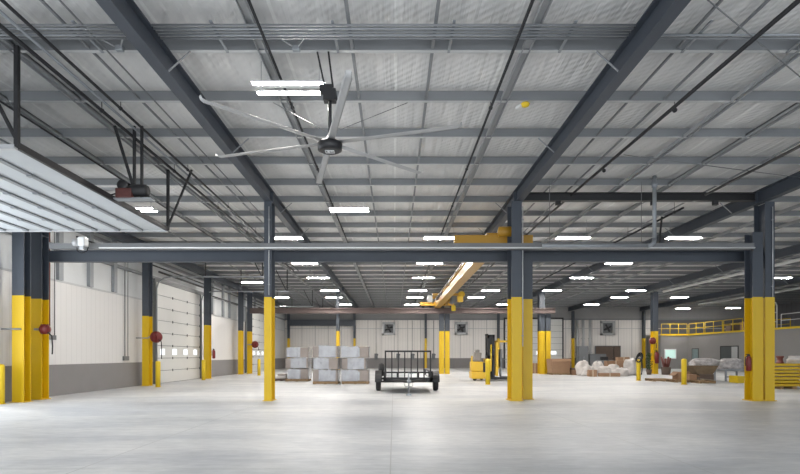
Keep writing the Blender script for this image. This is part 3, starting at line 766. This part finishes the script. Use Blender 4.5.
# ------------------------------------------------------------------ back wall equipment
def wall_fan(px, py, s, label, cy=None):
    k = (WB-.4)/F; x = (px-394)*k; z = EYE+(355-py)*k
    t = T('exhaust_fan', label, 'wall fan', (x, WB-.2, z), 'square exhaust fans on the back wall')
    h = s/2
    part(t, 'housing', lightgrey, MB().box(x-h, x+h, WB-.34, WB-.002, z-h, z-h+.2).box(x-h, x+h, WB-.34, WB-.002, z+h-.2, z+h).box(x-h, x-h+.2, WB-.34, WB-.002, z-h, z+h).box(x+h-.2, x+h, WB-.34, WB-.002, z-h, z+h))
    part(t, 'cavity', grey_mach, MB().box(x-h+.1, x+h-.1, WB-.1, WB-.02, z-h+.1, z+h-.1))
    m = MB()
    for q in range(4):
        a = q*PI/2+.5; m.rbox((x+.22*math.cos(a), WB-.2, z+.22*math.sin(a)), (.42, .02, .2), 0, .4, -a)
    m.lathe((x, WB-.25, z), (0,1,0), [(.08,0),(.09,.02),(.09,.12),(.03,.14)], 14)
    part(t, 'fan_blades', black, m)
    m = MB()
    for q in range(7):
        zz = z-h+.12+q*(s-.24)/6; m.box(x-h+.1, x+h-.1, WB-.345, WB-.335, zz-.008, zz+.008)
    part(t, 'guard', galv, m)
wall_fan(388.8, 328.5, 1.3, 'exhaust fan on back wall left, above the trailer')
wall_fan(461.5, 328.2, 1.3, 'exhaust fan on back wall between the paired column and forklift')
wall_fan(608.5, 328, 1.45, 'exhaust fan on back wall at right above the brown panels')

for px, lab in ((577, 'left grey downpipe on back wall behind the grey cabinets'), (583, 'middle grey downpipe on back wall behind the grey cabinets'), (590, 'right grey downpipe on back wall behind the grey cabinets')):
    x = (px-394)*(WB-.2)/F
    t = T('downpipe', lab, 'pipe', (x, WB-.17, 1.0), 'downpipes on the back wall')
    part(t, 'duct', lightgrey, MB().tube([(x, WB-.22, 1.0), (x, WB-.22, 4.93)], .14, 12))
    part(t, 'strap', galv, MB().box(x-.17, x+.17, WB-.24, WB-.055, 3.0, 3.06).box(x-.17, x+.17, WB-.24, WB-.055, 1.6, 1.66))
for px, lab in ((376, 'left'), (398, 'centre left'), (412.5, 'centre right'), (433.5, 'right')):
    x = (px-394)*(WB-.2)/F
    t = T('disconnect_box', f'small grey box on the back wall, {lab} of the trailer gate row', 'electrical box', (x, WB-.1, 1.2), 'grey boxes low on the back wall')
    part(t, 'box', grey_mach, MB().box(x-.17, x+.17, WB-.2, WB-.041, .9, 1.5), .03)
    part(t, 'conduit', galv_d, MB().tube([(x, WB-.09, 1.5), (x, WB-.09, 4.9)], .02, 6))
    part(t, 'lever', black, MB().box(x+.17, x+.22, WB-.16, WB-.12, 1.3, 1.45))

def gbox(x0, x1, y0, y1, z0, z1): return MB().box(x0, x1, y0, y1, z0, z1)
# grey cabinets near the back wall
def cabinet(name, x0, x1, y0, y1, hgt, m, label, cat='cabinet', group=None):
    t = T(name, label, cat, ((x0+x1)/2, (y0+y1)/2, 0), group)
    part(t, 'body', m, gbox(x0, x1, y0, y1, .04, hgt), .02)
    part(t, 'plinth', black, gbox(x0+.04, x1-.04, y0+.04, y1-.04, 0, .04))
    xm = (x0+x1)/2
    for a, b in ((x0+.03, xm-.01), (xm+.01, x1-.03)):
        d = part(t, 'door', m, gbox(a, b, y0-.02, y0, .1, hgt-.05))
        sub(d, t, 'handle', galv, MB().box((b if b < x1-.05 else a)-.03, (b if b < x1-.05 else a)+.03, y0-.05, y0-.02, hgt*.5-.1, hgt*.5+.1))
    return t
cabinet('equipment_cabinet', 17.7, 18.6, 51.0, 51.9, 2.2, grey_mach, 'tall grey cabinet below the downpipes')
cabinet('equipment_cabinet', 18.75, 20.3, 51.0, 51.9, 1.45, grey_mach, 'lower dark grey cabinet right of the tall one')
t = T('compressor', 'dark machine with round tank beside the grey cabinets', 'machine', (19.6, 49.5, 0))
part(t, 'tank', grey_mach, MB().lathe((18.7, 49.5, .55), (1,0,0), [(.1,0),(.3,.06),(.34,.15),(.34,1.5),(.3,1.6),(.1,1.65)], 20))
for x in (19.0, 20.0): part(t, 'foot', black, MB().box(x-.05, x+.05, 49.25, 49.75, 0, .3))
part(t, 'pump', black, MB().box(19.2, 19.8, 49.3, 49.7, .88, 1.2), .03)
# brown double panel leaning on the back wall
t = T('brown_panel', 'wide brown double leaf panel standing at the back wall', 'panel', (22.0, WB-.2, 0))
part(t, 'left_leaf', card_d, MB().box(20.75, 22.55, WB-.16, WB-.06, .02, 2.25), .01)
part(t, 'right_leaf', card_d, MB().box(22.6, 23.25, WB-.16, WB-.06, .02, 2.25), .01)
part(t, 'frame', dark_seam, MB().box(20.7, 23.3, WB-.18, WB-.05, 2.25, 2.3).box(20.68, 20.75, WB-.18, WB-.05, 0, 2.25).box(23.25, 23.3, WB-.18, WB-.05, 0, 2.25))

# ------------------------------------------------------------------ wrapped pallet loads
def pallet(t, x0, x1, y0, y1, m=wood, z=0, name='pallet'):
    mb = MB()
    for k in range(3):
        yy = y0+(y1-y0-.1)*k/2; mb.box(x0, x1, yy, yy+.1, z+.02, z+.10)
    for k in range(7):
        xx = x0+(x1-x0-.1)*k/6; mb.box(xx, xx+.1, y0, y1, z+.10, z+.125)
    for k in range(3):
        xx = x0+(x1-x0-.1)*k/2; mb.box(xx, xx+.1, y0, y1, z, z+.02)
    return part(t, name, m, mb)
def load(x0, y0, label, seed, w=1.16, d=1.15, H=1.8, jog=(0, 0, 0)):
    rnd = random.Random(seed)
    t = T('wrapped_pallet', label, 'pallet load', (x0+w/2, y0+d/2, 0), 'stretch wrapped carton loads')
    pallet(t, x0, x0+w, y0, y0+d)
    lh = (H-.13)/3
    for k in range(3):
        z = .125+k*lh; j = jog[k]
        wide = MB().box(x0+max(0, j)+.0, x0+w+min(0, j), y0+.02, y0+d-.02, z, z+lh-.035)
        c = part(t, 'carton', carton_g, wide, .015)
        q = MB(); q.box(x0+max(0, j)+.3, x0+w+min(0, j)-.42, y0+.008, y0+.02, z+.05, z+lh-.1)
        sub(c, t, 'shipping_label', mat('bluish_print', (.42, .47, .52), .5, 0, .3, 7), q)
        sub(c, t, 'box_edge', card, MB().box(x0+w*.62, x0+w*.64, y0+.01, y0+.02, z, z+lh-.02))
    # film: thin faceted skin around each layer, crumpled, open on the right part
    for k in range(3):
        z = .125+k*lh; j = jog[k]; a = x0+max(0, j)-.02; b = x0+w+min(0, j)+.02
        left = (k % 2 == seed % 2)
        fm = MB(); n = 7
        fa, fb = (a, a+(b-a)*.62) if not left else (a+(b-a)*.25, b-.12)
        for s_ in range(n):
            p0 = fa+(fb-fa)*s_/n; p1 = fa+(fb-fa)*(s_+1)/n
            dz = rnd.uniform(-.04, .02)
            fm.rbox(((p0+p1)/2, y0-.006+rnd.uniform(-.006,.004), z+lh/2+dz/2), (p1-p0+.01, .006, lh-.03+dz), rnd.uniform(-.09, .09), rnd.uniform(-.03,.03))
        fm.box(b-.002, b+.004, y0, y0+d, z, z+lh-.02)
        part(t, 'film', wrap_m, fm)
    return t
load((285.3-394)*27.2/F, 27.2, 'left wrapped pallet load of stacked cartons, set slightly back', 1, 1.16, 1.1, 1.78, (.14, 0, .1))
load((312.8-394)*24.7/F, 24.7, 'middle wrapped pallet load of stacked cartons', 2, 1.15, 1.1, 1.80, (0, .06, 0))
load((341.8-394)*24.8/F, 24.8, 'right wrapped pallet load of stacked cartons nearest the trailer', 3, 1.24, 1.1, 1.78, (0, -.12, 0))
x, y = at(275, 381)
t = T('low_pallet', 'low dark pallet with flat packages left of the wrapped loads', 'pallet', (x+.3, y+.5, 0))
pallet(t, x, x+.62, y, y+1.0, card_d)
part(t, 'flat_package', plastic_w, MB().box(x+.02, x+.55, y+.05, y+.95, .126, .27), .03)
part(t, 'upper_package', carton_g, MB().box(x+.1, x+.5, y+.1, y+.8, .27, .36), .03)

# ------------------------------------------------------------------ trailer
tx, ty = (407-394)*20.2/F, 20.2
tr = T('utility_trailer', 'black utility trailer with tall barred ramp gate and two wheels', 'trailer', (tx, ty, 0))
W2 = .86
def wheel(sx):
    xw = tx+sx*1.08
    wmb = MB().lathe((xw-.095, ty, .345), (1,0,0), [(.17,0),(.31,.005),(.34,.03),(.345,.095),(.34,.16),(.31,.185),(.17,.19)], 28)
    wp = part(tr, 'wheel', rubber, wmb)
    sub(wp, tr, 'rim', galv, MB().lathe((xw-.08, ty, .345), (1,0,0), [(.05,0),(.17,0),(.17,.16),(.05,.16)], 20))
    fp = [(xw, ty+.42*math.cos(a), .34+.42*math.sin(a)) for a in [PI*k/10 for k in range(11)]]
    fm = MB()
    for p, q in zip(fp[:-1], fp[1:]): fm.bar(p, q, .24, .015)
    part(tr, 'fender', black, fm)
wheel(-1); wheel(1)
ff, fb = 18.9, 22.6
part(tr, 'bed_frame', black, MB().box(tx-W2, tx+W2, ff, ff+.08, .42, .52).box(tx-W2, tx+W2, fb-.08, fb, .42, .52)
     .box(tx-W2, tx-W2+.08, ff, fb, .42, .52).box(tx+W2-.08, tx+W2, ff, fb, .42, .52).box(tx-1.15, tx+1.15, ty-.05, ty+.05, .42, .5))
part(tr, 'deck_mesh', galv, MB().box(tx-W2+.08, tx+W2-.08, ff+.08, fb-.08, .50, .535))
part(tr, 'side_rail', black, MB().box(tx-W2, tx-W2+.05, ff, fb, .72, .77).box(tx-W2, tx-W2+.05, ff, ff+.05, .52, .72).box(tx-W2, tx-W2+.05, ty, ty+.05, .52, .72).box(tx-W2, tx-W2+.05, fb-.05, fb, .52, .72))
part(tr, 'side_rail', black, MB().box(tx+W2-.05, tx+W2, ff, fb, .72, .77).box(tx+W2-.05, tx+W2, ff, ff+.05, .52, .72).box(tx+W2-.05, tx+W2, ty, ty+.05, .52, .72).box(tx+W2-.05, tx+W2, fb-.05, fb, .52, .72))
part(tr, 'front_rail', black, MB().box(tx-W2, tx+W2, ff, ff+.05, .70, .76).box(tx-.4, tx-.34, ff, ff+.05, .52, .70).box(tx+.34, tx+.4, ff, ff+.05, .52, .70))
g = MB(); gy = 18.82; gw = .82; gz0, gz1 = .50, 1.51
g.box(tx-gw, tx+gw, gy, gy+.05, gz0, gz0+.06).box(tx-gw, tx+gw, gy, gy+.05, gz1-.06, gz1)
g.box(tx-gw, tx-gw+.05, gy, gy+.05, gz0, gz1).box(tx+gw-.05, tx+gw, gy, gy+.05, gz0, gz1)
part(tr, 'gate_frame', black, g)
for k in range(1, 7):
    xx = tx-gw+.025+(2*gw-.05)*k/7
    part(tr, 'gate_bar', black, MB().box(xx-.02, xx+.02, gy, gy+.05, gz0+.06, gz1-.06))
part(tr, 'axle', black, MB().tube([(tx-1.0, ty, .345), (tx+1.0, ty, .345)], .035, 10))
part(tr, 'leaf_spring', black, MB().box(tx-.9, tx-.83, ty-.4, ty+.4, .36, .40).box(tx+.83, tx+.9, ty-.4, ty+.4, .36, .40))
part(tr, 'tongue', black, MB().bar((tx-.6, ff+.02, .46), (tx-.03, 17.75, .46), .08).bar((tx+.6, ff+.02, .46), (tx+.03, 17.75, .46), .08))
part(tr, 'coupler', galv, MB().box(tx-.06, tx+.06, 17.4, 17.8, .43, .52).lathe((tx, 17.42, .44), (0,0,1), [(.03,0),(.08,.02),(.06,.1)], 12))
part(tr, 'jack', galv, MB().tube([(tx, 17.9, .05), (tx, 17.9, .75)], .03, 10).box(tx-.09, tx+.09, 17.81, 17.99, 0, .05).bar((tx, 17.9, .72), (tx+.14, 17.9, .72), .02))
part(tr, 'spare_tyre', rubber, MB().lathe((tx-.98, 20.75, .77), (1,.2,0), [(.1,-.07),(.24,-.08),(.27,0),(.24,.08),(.1,.07)], 20))
part(tr, 'chain', galv, MB().tube([(tx-.15, 18.3, .44), (tx-.12, 18.0, .3), (tx+.02, 17.8, .28), (tx+.14, 18.0, .3), (tx+.15, 18.3, .44)], .015, 6))
for sx in (-1, 1): part(tr, 'tail_lamp', red, MB().box(tx+sx*.80-.05, tx+sx*.80+.05, fb-.001, fb+.02, .43, .5))

# ------------------------------------------------------------------ forklift (stand-up reach truck seen from the side)
sc = 27.9/F
def fp(px): return (px-394)*sc
fy0 = 27.9; fy1 = 28.9
fk = T('reach_truck', 'yellow stand up reach truck with black mast facing right', 'forklift', (fp(485), 28.4, 0))
xa, xb = fp(471.8), fp(487.5)
part(fk, 'chassis', fork_y, MB().box(xa, xb, fy0, fy1, .10, .48), .04)
part(fk, 'battery_cover', fork_y, MB().box(xa+.02, fp(484), fy0+.02, fy1-.02, .48, 1.0), .05)
part(fk, 'operator_console', fork_y, MB().box(fp(486), fp(492), fy0+.05, fy1-.05, .48, 1.15), .05)
part(fk, 'foot_recess', black, MB().box(fp(483.2), fp(485.4), fy0-.01, fy1-.1, .45, .95))
part(fk, 'backrest', seat_m, MB().rbox((fp(478.5), 28.4, 1.25), (.34, .7, .48), 0, 0, .15).rbox((fp(478.0), 28.2, 1.55), (.22, .3, .16), 0, 0, 0), .04)
part(fk, 'grab_post', fork_y, MB().box(fp(471.3), fp(472.8), fy0+.02, fy0+.12, .5, 1.3))
part(fk, 'mast', black, MB().box(fp(488.2), fp(490.3), fy0+.12, fy0+.26, .1, 2.42).box(fp(488.2), fp(490.3), fy1-.26, fy1-.12, .1, 2.42)
     .box(fp(493), fp(495.2), fy0+.12, fy0+.26, .08, 2.42).box(fp(493), fp(495.2), fy1-.26, fy1-.12, .08, 2.42)
     .box(fp(488.2), fp(495.2), fy0+.12, fy1-.12, 2.25, 2.42).box(fp(488.2), fp(495.2), fy0+.12, fy1-.12, 1.2, 1.32).box(fp(489), fp(495), fy0+.2, fy1-.2, 1.5, 2.3))
part(fk, 'mast_head_lamp', black, MB().box(fp(486.3), fp(489), fy0+.2, fy0+.4, 2.38, 2.46))
part(fk, 'lift_cylinder', safety, MB().tube([(fp(491.5), fy0+.1, .5), (fp(491.5), fy0+.1, 1.9)], .03, 8))
part(fk, 'overhead_frame', fork_y, MB().box(fp(496.3), fp(498.8), fy0+.1, fy0+.2, .25, 2.1).box(fp(496.3), fp(498.8), fy1-.2, fy1-.1, .25, 2.1)
     .box(fp(496.3), fp(508), fy0+.1, fy0+.2, 2.02, 2.12).box(fp(496.3), fp(508), fy1-.2, fy1-.1, 2.02, 2.12).box(fp(507), fp(508), fy0+.1, fy1-.1, 2.02, 2.12))
part(fk, 'load_backrest', grey_mach, MB().box(fp(501), fp(502.5), fy0+.1, fy1-.1, .7, 1.65).box(fp(501), fp(507), fy0+.15, fy0+.2, 1.1, 1.14))
part(fk, 'outrigger', black, MB().box(fp(487), fp(522), fy0+.02, fy0+.16, .06, .17))
part(fk, 'outrigger', black, MB().box(fp(487), fp(522), fy1-.16, fy1-.02, .06, .17))
part(fk, 'fork', galv, MB().box(fp(502), fp(527), fy0+.3, fy0+.42, .2, .24).box(fp(502), fp(502.8), fy0+.3, fy0+.42, .2, .75))
part(fk, 'fork', galv, MB().box(fp(502), fp(527), fy1-.42, fy1-.3, .2, .24).box(fp(502), fp(502.8), fy1-.42, fy1-.3, .2, .75))
for px, yy in ((475, fy0+.1), (484, fy1-.15), (519, fy0+.09), (519, fy1-.09)):
    part(fk, 'wheel', rubber, MB().lathe((fp(px), yy-.05, .1), (0,1,0), [(.03,0),(.1,.005),(.1,.095),(.03,.1)], 18))

# ------------------------------------------------------------------ boxes at centre right
y = 36.3; k = y/F
def X(px, yy): return (px-394)*yy/F
t = T('gaylord_box', 'large brown open topped carton beside the distant paired column', 'carton', (X(561, y), y+.6, 0))
x0, x1 = X(551.5, y), X(570, y)
m = MB()
m.v = [Vector(p) for p in ((x0+.04,y,.12),(x1-.04,y,.12),(x1-.04,y+1.1,.12),(x0+.04,y+1.1,.12),(x0-.03,y-.04,1.08),(x1+.05,y-.04,1.08),(x1+.05,y+1.14,1.08),(x0-.03,y+1.14,1.08),
      (x0,y-.01,1.08),(x1+.02,y-.01,1.08),(x1+.02,y+1.11,1.08),(x0,y+1.11,1.08),(x0+.06,y+.03,.2),(x1-.06,y+.03,.2),(x1-.06,y+1.06,.2),(x0+.06,y+1.06,.2))]
m.f = [[3,2,1,0],[0,1,5,4],[1,2,6,5],[2,3,7,6],[3,0,4,7],[4,5,9,8],[5,6,10,9],[6,7,11,10],[7,4,8,11],[8,9,13,12],[9,10,14,13],[10,11,15,14],[11,8,12,15],[12,13,14,15]]
m.sm = [False]*len(m.f)
part(t, 'box_body', card, m)
part(t, 'flap', card, MB().rbox(((x0+x1)/2, y-.10, 1.0), (x1-x0+.04, .01, .2), 0, -.35))
pallet(t, x0, x1, y, y+1.1)
t = T('small_carton', 'small dark carton between the large carton and the plastic heap', 'carton', (X(576, 36), 36.4, 0))
part(t, 'box_body', card, MB().box(X(572.5, 36), X(579, 36), 36, 36.6, 0, .36), .01)
part(t, 'dark_lid', card_d, MB().box(X(572, 36), X(579.5, 36), 35.97, 36.63, .36, .46), .01)
t = T('small_carton', 'brown carton between the two yellow paired columns', 'carton', (X(536, 38), 39, 0))
part(t, 'box_body', card, MB().box(X(532, 39), X(538, 39), 39, 39.5, .0, .75), .01)
part(t, 'tape_strip', tape, MB().box(X(534.6, 39), X(535.4, 39), 38.995, 39, .0, .75))

# plastic heap
rnd = random.Random(5)
heap = [(583, 35.4, 1.0, .9, .95, 'leftmost'), (588, 34.2, .85, .8, .62, 'front left'), (598, 35.4, .95, .9, .88, 'back row second'), (604, 34.2, 1.0, .8, .6, 'front middle'),
        (613, 35.4, .9, .9, .72, 'back row third'), (621, 34.2, 1.1, .8, .5, 'long low front right'), (630, 35.4, .95, .9, 1.05, 'tall rightmost')]
for i, (px, yy, wx, wy, hz, nm) in enumerate(heap):
    o = MB().lump((X(px, yy), yy, 0), (wx*.93, wy*.93, hz), 20+i, 22, 12, .2).build('plastic_bundle', plastic_w, None, loc=(X(px, yy), yy, 0))
    tag(o, f'crumpled white plastic wrapped bundle, {nm} one in the heap at right', 'plastic bundle', 'white plastic bundles in the heap')
for px, yy, w_, d_, h_, lab in ((593, 33.2, .5, .3, .42, 'small brown carton in front of the white plastic heap'), (610, 33.3, 1.3, .3, .22, 'flat pale carton lying before the white plastic heap'),
                                (616, 36.8, 1.2, .6, .95, 'brown carton showing over the white plastic heap'), (624, 37.7, .8, .5, 1.2, 'reddish carton behind the right of the plastic heap')):
    t = T('carton', lab, 'carton', (X(px, yy), yy+d_/2, 0))
    part(t, 'box_body', card, MB().box(X(px, yy)-w_/2, X(px, yy)+w_/2, yy, yy+d_, 0, h_), .01)
    part(t, 'tape_strip', tape, MB().box(X(px, yy)-.03, X(px, yy)+.03, yy-.004, yy+.001, 0, h_).box(X(px, yy)-.03, X(px, yy)+.03, yy, yy+d_, h_, h_+.003))
# black hose hung over bollard
t = T('hose_coil', 'black hose coil draped over the top of the bollard by the plastic heap', 'hose', (bx2, by2, 1.12))
m = MB()
for q in range(3):
    r = .10+.03*q
    m.tube([(bx2+.13*math.sin(a)*(1+.1*q)+.05*math.cos(a), by2-.06-.03*q+.2*(math.sin(a)*.0)+(.0), 1.16+.03*q+r*1.5*math.cos(a)) for a in [2*PI*k/18 for k in range(18)]], .035, 8, True)
part(t, 'coil', rubber, m)
part(t, 'loose_end', rubber, MB().tube([(bx2+.1, by2+.13, 1.4), (bx2+.24, by2+.14, 1.15), (bx2+.27, by2+.14, .7), (bx2+.22, by2+.14, .3)], .03, 8))
# hand cart / dark items around the distant right column
y = 36.6
t = T('pipe_barrel', 'open bin of dark red pipes beside the distant right column', 'bin', (X(666, y), y, 0))
part(t, 'bin', card_d, MB().lathe((X(666, y), y, 0), (0,0,1), [(.25,0),(.27,.02),(.31,.5),(.32,.52)], 18))
for q in range(9):
    a = q*.7; part(t, 'pipe', copper, MB().tube([(X(666,y)+.12*math.cos(a), y+.12*math.sin(a), .4), (X(666,y)+.30*math.cos(a), y+.25*math.sin(a), 1.15+.08*math.sin(q*2))], .05, 8))
t = T('potted_bush', 'dark green leafy bush left of the distant right column', 'plant', (X(649, 36.8), 36.8, 0))
part(t, 'pot', card_d, MB().lathe((X(649,36.8), 36.8, 0), (0,0,1), [(.14,0),(.2,.35),(.18,.36)], 16))
green = mat('dark_leaf', (.05, .09, .03), .6, 0, .4, 10)
m = MB(); rnd = random.Random(3)
for q in range(120):
    a = rnd.uniform(0, 6.28); r = rnd.uniform(0, .2); zz = rnd.uniform(.4, 1.5)
    m.rbox((X(649,36.8)+r*math.cos(a), 36.8+r*math.sin(a), zz), (.16, .05, .008), rnd.uniform(0, 6), rnd.uniform(-1, 1), rnd.uniform(-1, 1))
m.tube([(X(649,36.8), 36.8, .3), (X(649,36.8), 36.8, 1.4)], .02, 6)
part(t, 'foliage', green, m)

# ------------------------------------------------------------------ right hand pallets, cardboard, bundles
def flatpal(px0, px1, yy, d, lab, top=None, n=1):
    x0, x1 = X(px0, yy), X(px1, yy)
    t = T('wooden_pallet', lab, 'pallet', ((x0+x1)/2, yy+d/2, 0))
    for k in range(n): pallet(t, x0, x1, yy, yy+d, wood, k*.13)
    return t, x0, x1
t, x0, x1 = flatpal(654, 674, 27.2, 1.0, 'empty wooden pallet on the floor left of the cardboard boxes')
t, x0, x1 = flatpal(676, 700, 26.2, 1.0, 'wooden pallet under the torn cardboard boxes')
t = T('torn_carton', 'opened cardboard box with flaps lying behind the bollard', 'carton', (X(678, 26.6), 26.9, .126))
xa = X(677.5, 26.5)
part(t, 'box_body', card, MB().box(xa, xa+.55, 26.4, 27.0, .126, .5), .01)
part(t, 'flap', card, MB().rbox((xa-.08, 26.7, .42), (.3, .55, .012), 0, 0, -.7))
part(t, 'flap', card, MB().rbox((xa+.64, 26.7, .45), (.3, .55, .012), 0, 0, .6))
t = T('torn_carton', 'low cardboard box right of the bollard on the pallet', 'carton', (X(694, 26.4), 26.5, .126))
xa = X(689, 26.0)
part(t, 'box_body', card, MB().box(xa, xa+.36, 25.95, 26.3, .126, .40), .01)
part(t, 'flap', card, MB().rbox((xa+.42, 26.12, .34), (.2, .33, .012), 0, 0, .5))
# trough / cradle under the bundle
t = T('wooden_cradle', 'brown tapered wooden cradle holding the long wrapped bundle', 'cradle', (X(706, 26.6), 26.9, 0))
xa, xb = X(692, 26.6), X(717.5, 26.6)
m = MB(); z1 = .82
m.v = [Vector(p) for p in ((xa+.28,26.6,.4),(xb-.22,26.6,.4),(xb-.22,27.5,.4),(xa+.28,27.5,.4),(xa,26.5,z1),(xb,26.5,z1),(xb,27.6,z1),(xa,27.6,z1))]
m.f = [[3,2,1,0],[0,1,5,4],[1,2,6,5],[2,3,7,6],[3,0,4,7],[4,5,6,7]]; m.sm = [False]*6
part(t, 'trough', mat('stained_wood', (.20, .145, .09), .8, 0, .3, 6), m)
part(t, 'base', card_d, MB().box(xa+.35, xb-.2, 26.55, 27.5, 0, .4), .02)
# long wrapped bundles
for px, yy, w_, d_, h_, zb, sd, lab in ((704.5, 26.95, 1.42, .9, .36, .82, 41, 'long grey wrapped bundle lying in the wooden cradle'),
                                       (731, 27.7, 1.4, .9, .54, .62, 42, 'grey wrapped bundle left of the far right column, upper')):
    o = MB().lump((X(px, yy), yy, zb), (w_, d_, h_), sd, 26, 12, .12).build('wrapped_bundle', mat('greyish_wrap', (.44, .42, .42), .35, 0, .7, 9, .6, 12), None, loc=(X(px, yy), yy, zb))
    tag(o, lab, 'wrapped bundle', 'grey wrapped bundles at right')
t = T('steel_stillage', 'low grey stillage frame carrying the right wrapped bundle', 'stillage', (X(731, 27.7), 27.7, 0))
xa, xb = X(719.5, 27.7), X(743, 27.7)
part(t, 'deck', galv, MB().box(xa, xb, 27.2, 28.2, .54, .62))
for xx in (xa, xb-.07):
    for yy in (27.2, 28.13): part(t, 'leg', galv, MB().box(xx, xx+.07, yy, yy+.07, 0, .54))
part(t, 'cross_brace', galv, MB().box(xa, xb, 27.2, 27.24, .2, .26))
t, x0, x1 = flatpal(700, 716, 25.3, .8, 'broken wooden pallet with a yellow board in front of the cradle')
part(t, 'loose_board', tape, MB().rbox(((x0+x1)/2+.1, 25.5, .17), (.6, .3, .02), .3, 0, .1))
o = MB().box(X(738, 25.6), X(744.2, 25.6), 25.6, 26.3, 0, .34).build('yellow_block', safety, None, loc=(X(741,25.6), 25.95, 0)); tag(o, 'low yellow block on the floor left of the far right column', 'block')
# yellow rack beams stacked at right
rx0, rx1 = X(773, 21.2), X(812, 21.2)
for k in range(7):
    z = .1+k*.135
    t = T('rack_beam', ('lowest', 'second lowest', 'third lowest', 'middle', 'third highest', 'second highest', 'topmost')[k] + ' yellow beam in the stack at the right edge', 'beam', ((rx0+rx1)/2, 21.6, z), 'yellow rack beams stacked at the right edge')
    dx = .06*math.sin(k*2.3)
    part(t, 'beam', yellow, MB().box(rx0+dx, rx1, 21.2, 21.9, z, z+.1), .012)
    part(t, 'end_plate', yellow, MB().box(rx0+dx-.02, rx0+dx, 21.15, 21.95, z-.015, z+.115))
o = MB()
for xx in (rx0+.25, (rx0+rx1)/2): o.box(xx, xx+.1, 21.1, 22.0, 0, .1)
o = o.build('timber_runner', wood, None, loc=(rx0+.5, 21.5, 0)); tag(o, 'timber runners under the stacked yellow beams', 'timber')
o = MB().lump((X(797, 21.5), 21.55, .1+6*.135+.1), (.7, .5, .3), 77, 18, 9).build('plastic_bundle', plastic_w, None, loc=(X(797, 21.5), 21.55, 1.01)); tag(o, 'white crumpled plastic lying on top of the yellow beams', 'plastic bundle')
t = T('pipe_fitting', 'rusty round fitting on top of the yellow beams beside the right column', 'fitting', (X(780, 21.5), 21.5, 1.01))
part(t, 'ring', copper, MB().lathe((X(780, 21.5), 21.5, 1.01), (0,0,1), [(.14,0),(.14,.05),(.1,.08),(.1,.22),(.14,.25),(.13,.3)], 18))

# ------------------------------------------------------------------ mezzanine railings
def railing(x0, y0, x1, y1, m, label, posts):
    a = Vector((x0, y0, RZ)); b = Vector((x1, y1, RZ))
    t = T('guard_rail', label, 'railing', a, 'railings of the mezzanine')
    up = Vector((0,0,1))
    part(t, 'top_rail', m, MB().tube([a+up*1.0, b+up*1.0], .03, 8))
    part(t, 'mid_rail', m, MB().tube([a+up*.55, b+up*.55], .025, 8))
    for k in range(posts+1):
        p = a.lerp(b, k/posts); part(t, 'post', m, MB().tube([p, p+up*1.0], .03, 8))
    return t
railing(RX+.05, 46.7, RX+.05, 49.3, safety, 'bright yellow railing on the mezzanine above the dark doorway', 2)
railing(RX+.05, 44.0, RX+.05, 46.5, safety, 'yellow railing on the mezzanine just left of the far right column', 2)
railing(RX+.05, 30, RX+.05, 39.6, white_steel, 'white railing on the mezzanine right of the far right column', 5)
railing(RL+.1, RE+.05, RX-.1, RE+.05, safety, 'yellow railing above the end wall of the grey room', 3)
railing(RX+.05, 49.5, RX+.05, RE, safety, 'yellow railing on the mezzanine above the narrow room window', 2)
railing(RX+4.0, 44, RX+4.0, 53, safety, 'second yellow railing set deeper on the mezzanine', 5)
for x, y, h_, m_, lab in ((30.6, 46.0, .8, card, 'brown cartons stored behind the mezzanine railing'), (30.8, 44.3, .6, copper, 'dark red crate behind the mezzanine railing'), (31.2, 49, .7, card_d, 'dark box farther back on the mezzanine')):
    t = T('storage_box', lab, 'box', (x, y, RZ))
    part(t, 'box_body', m_, MB().box(x-.5, x+.5, y-.4, y+.4, RZ, RZ+h_), .01)
    part(t, 'lid', m_, MB().box(x-.52, x+.52, y-.42, y+.42, RZ+h_, RZ+h_+.05), .01)
t = T('ladder_hoop', 'white hooped ladder rail rising from the mezzanine right of the column', 'railing', (RX+.3, 40.2, RZ))
yy = 40.9
part(t, 'hoop', white_steel, MB().tube([(RX+.2, yy, RZ), (RX+.2, yy, RZ+1.7), (RX+.2, yy-.15, RZ+1.95), (RX+.2, yy-.5, RZ+1.95), (RX+.2, yy-.65, RZ+1.7), (RX+.2, yy-.65, RZ)], .04, 8))
part(t, 'rung', white_steel, MB().tube([(RX+.2, yy, RZ+.5), (RX+.2, yy-.65, RZ+.5)], .025, 8).tube([(RX+.2, yy, RZ+1.2), (RX+.2, yy-.65, RZ+1.2)], .025, 8))
# far lintel by the left back columns
o = MB().ibeam((-10.7, WB-.75, 4.62), (-3.9, WB-.75, 4.62), .6, .25).build('lintel_beam', slate, None, loc=(-7.3, WB-.75, 4.62)); tag(o, 'dark steel lintel beam far back above the wrapped pallets', 'beam')
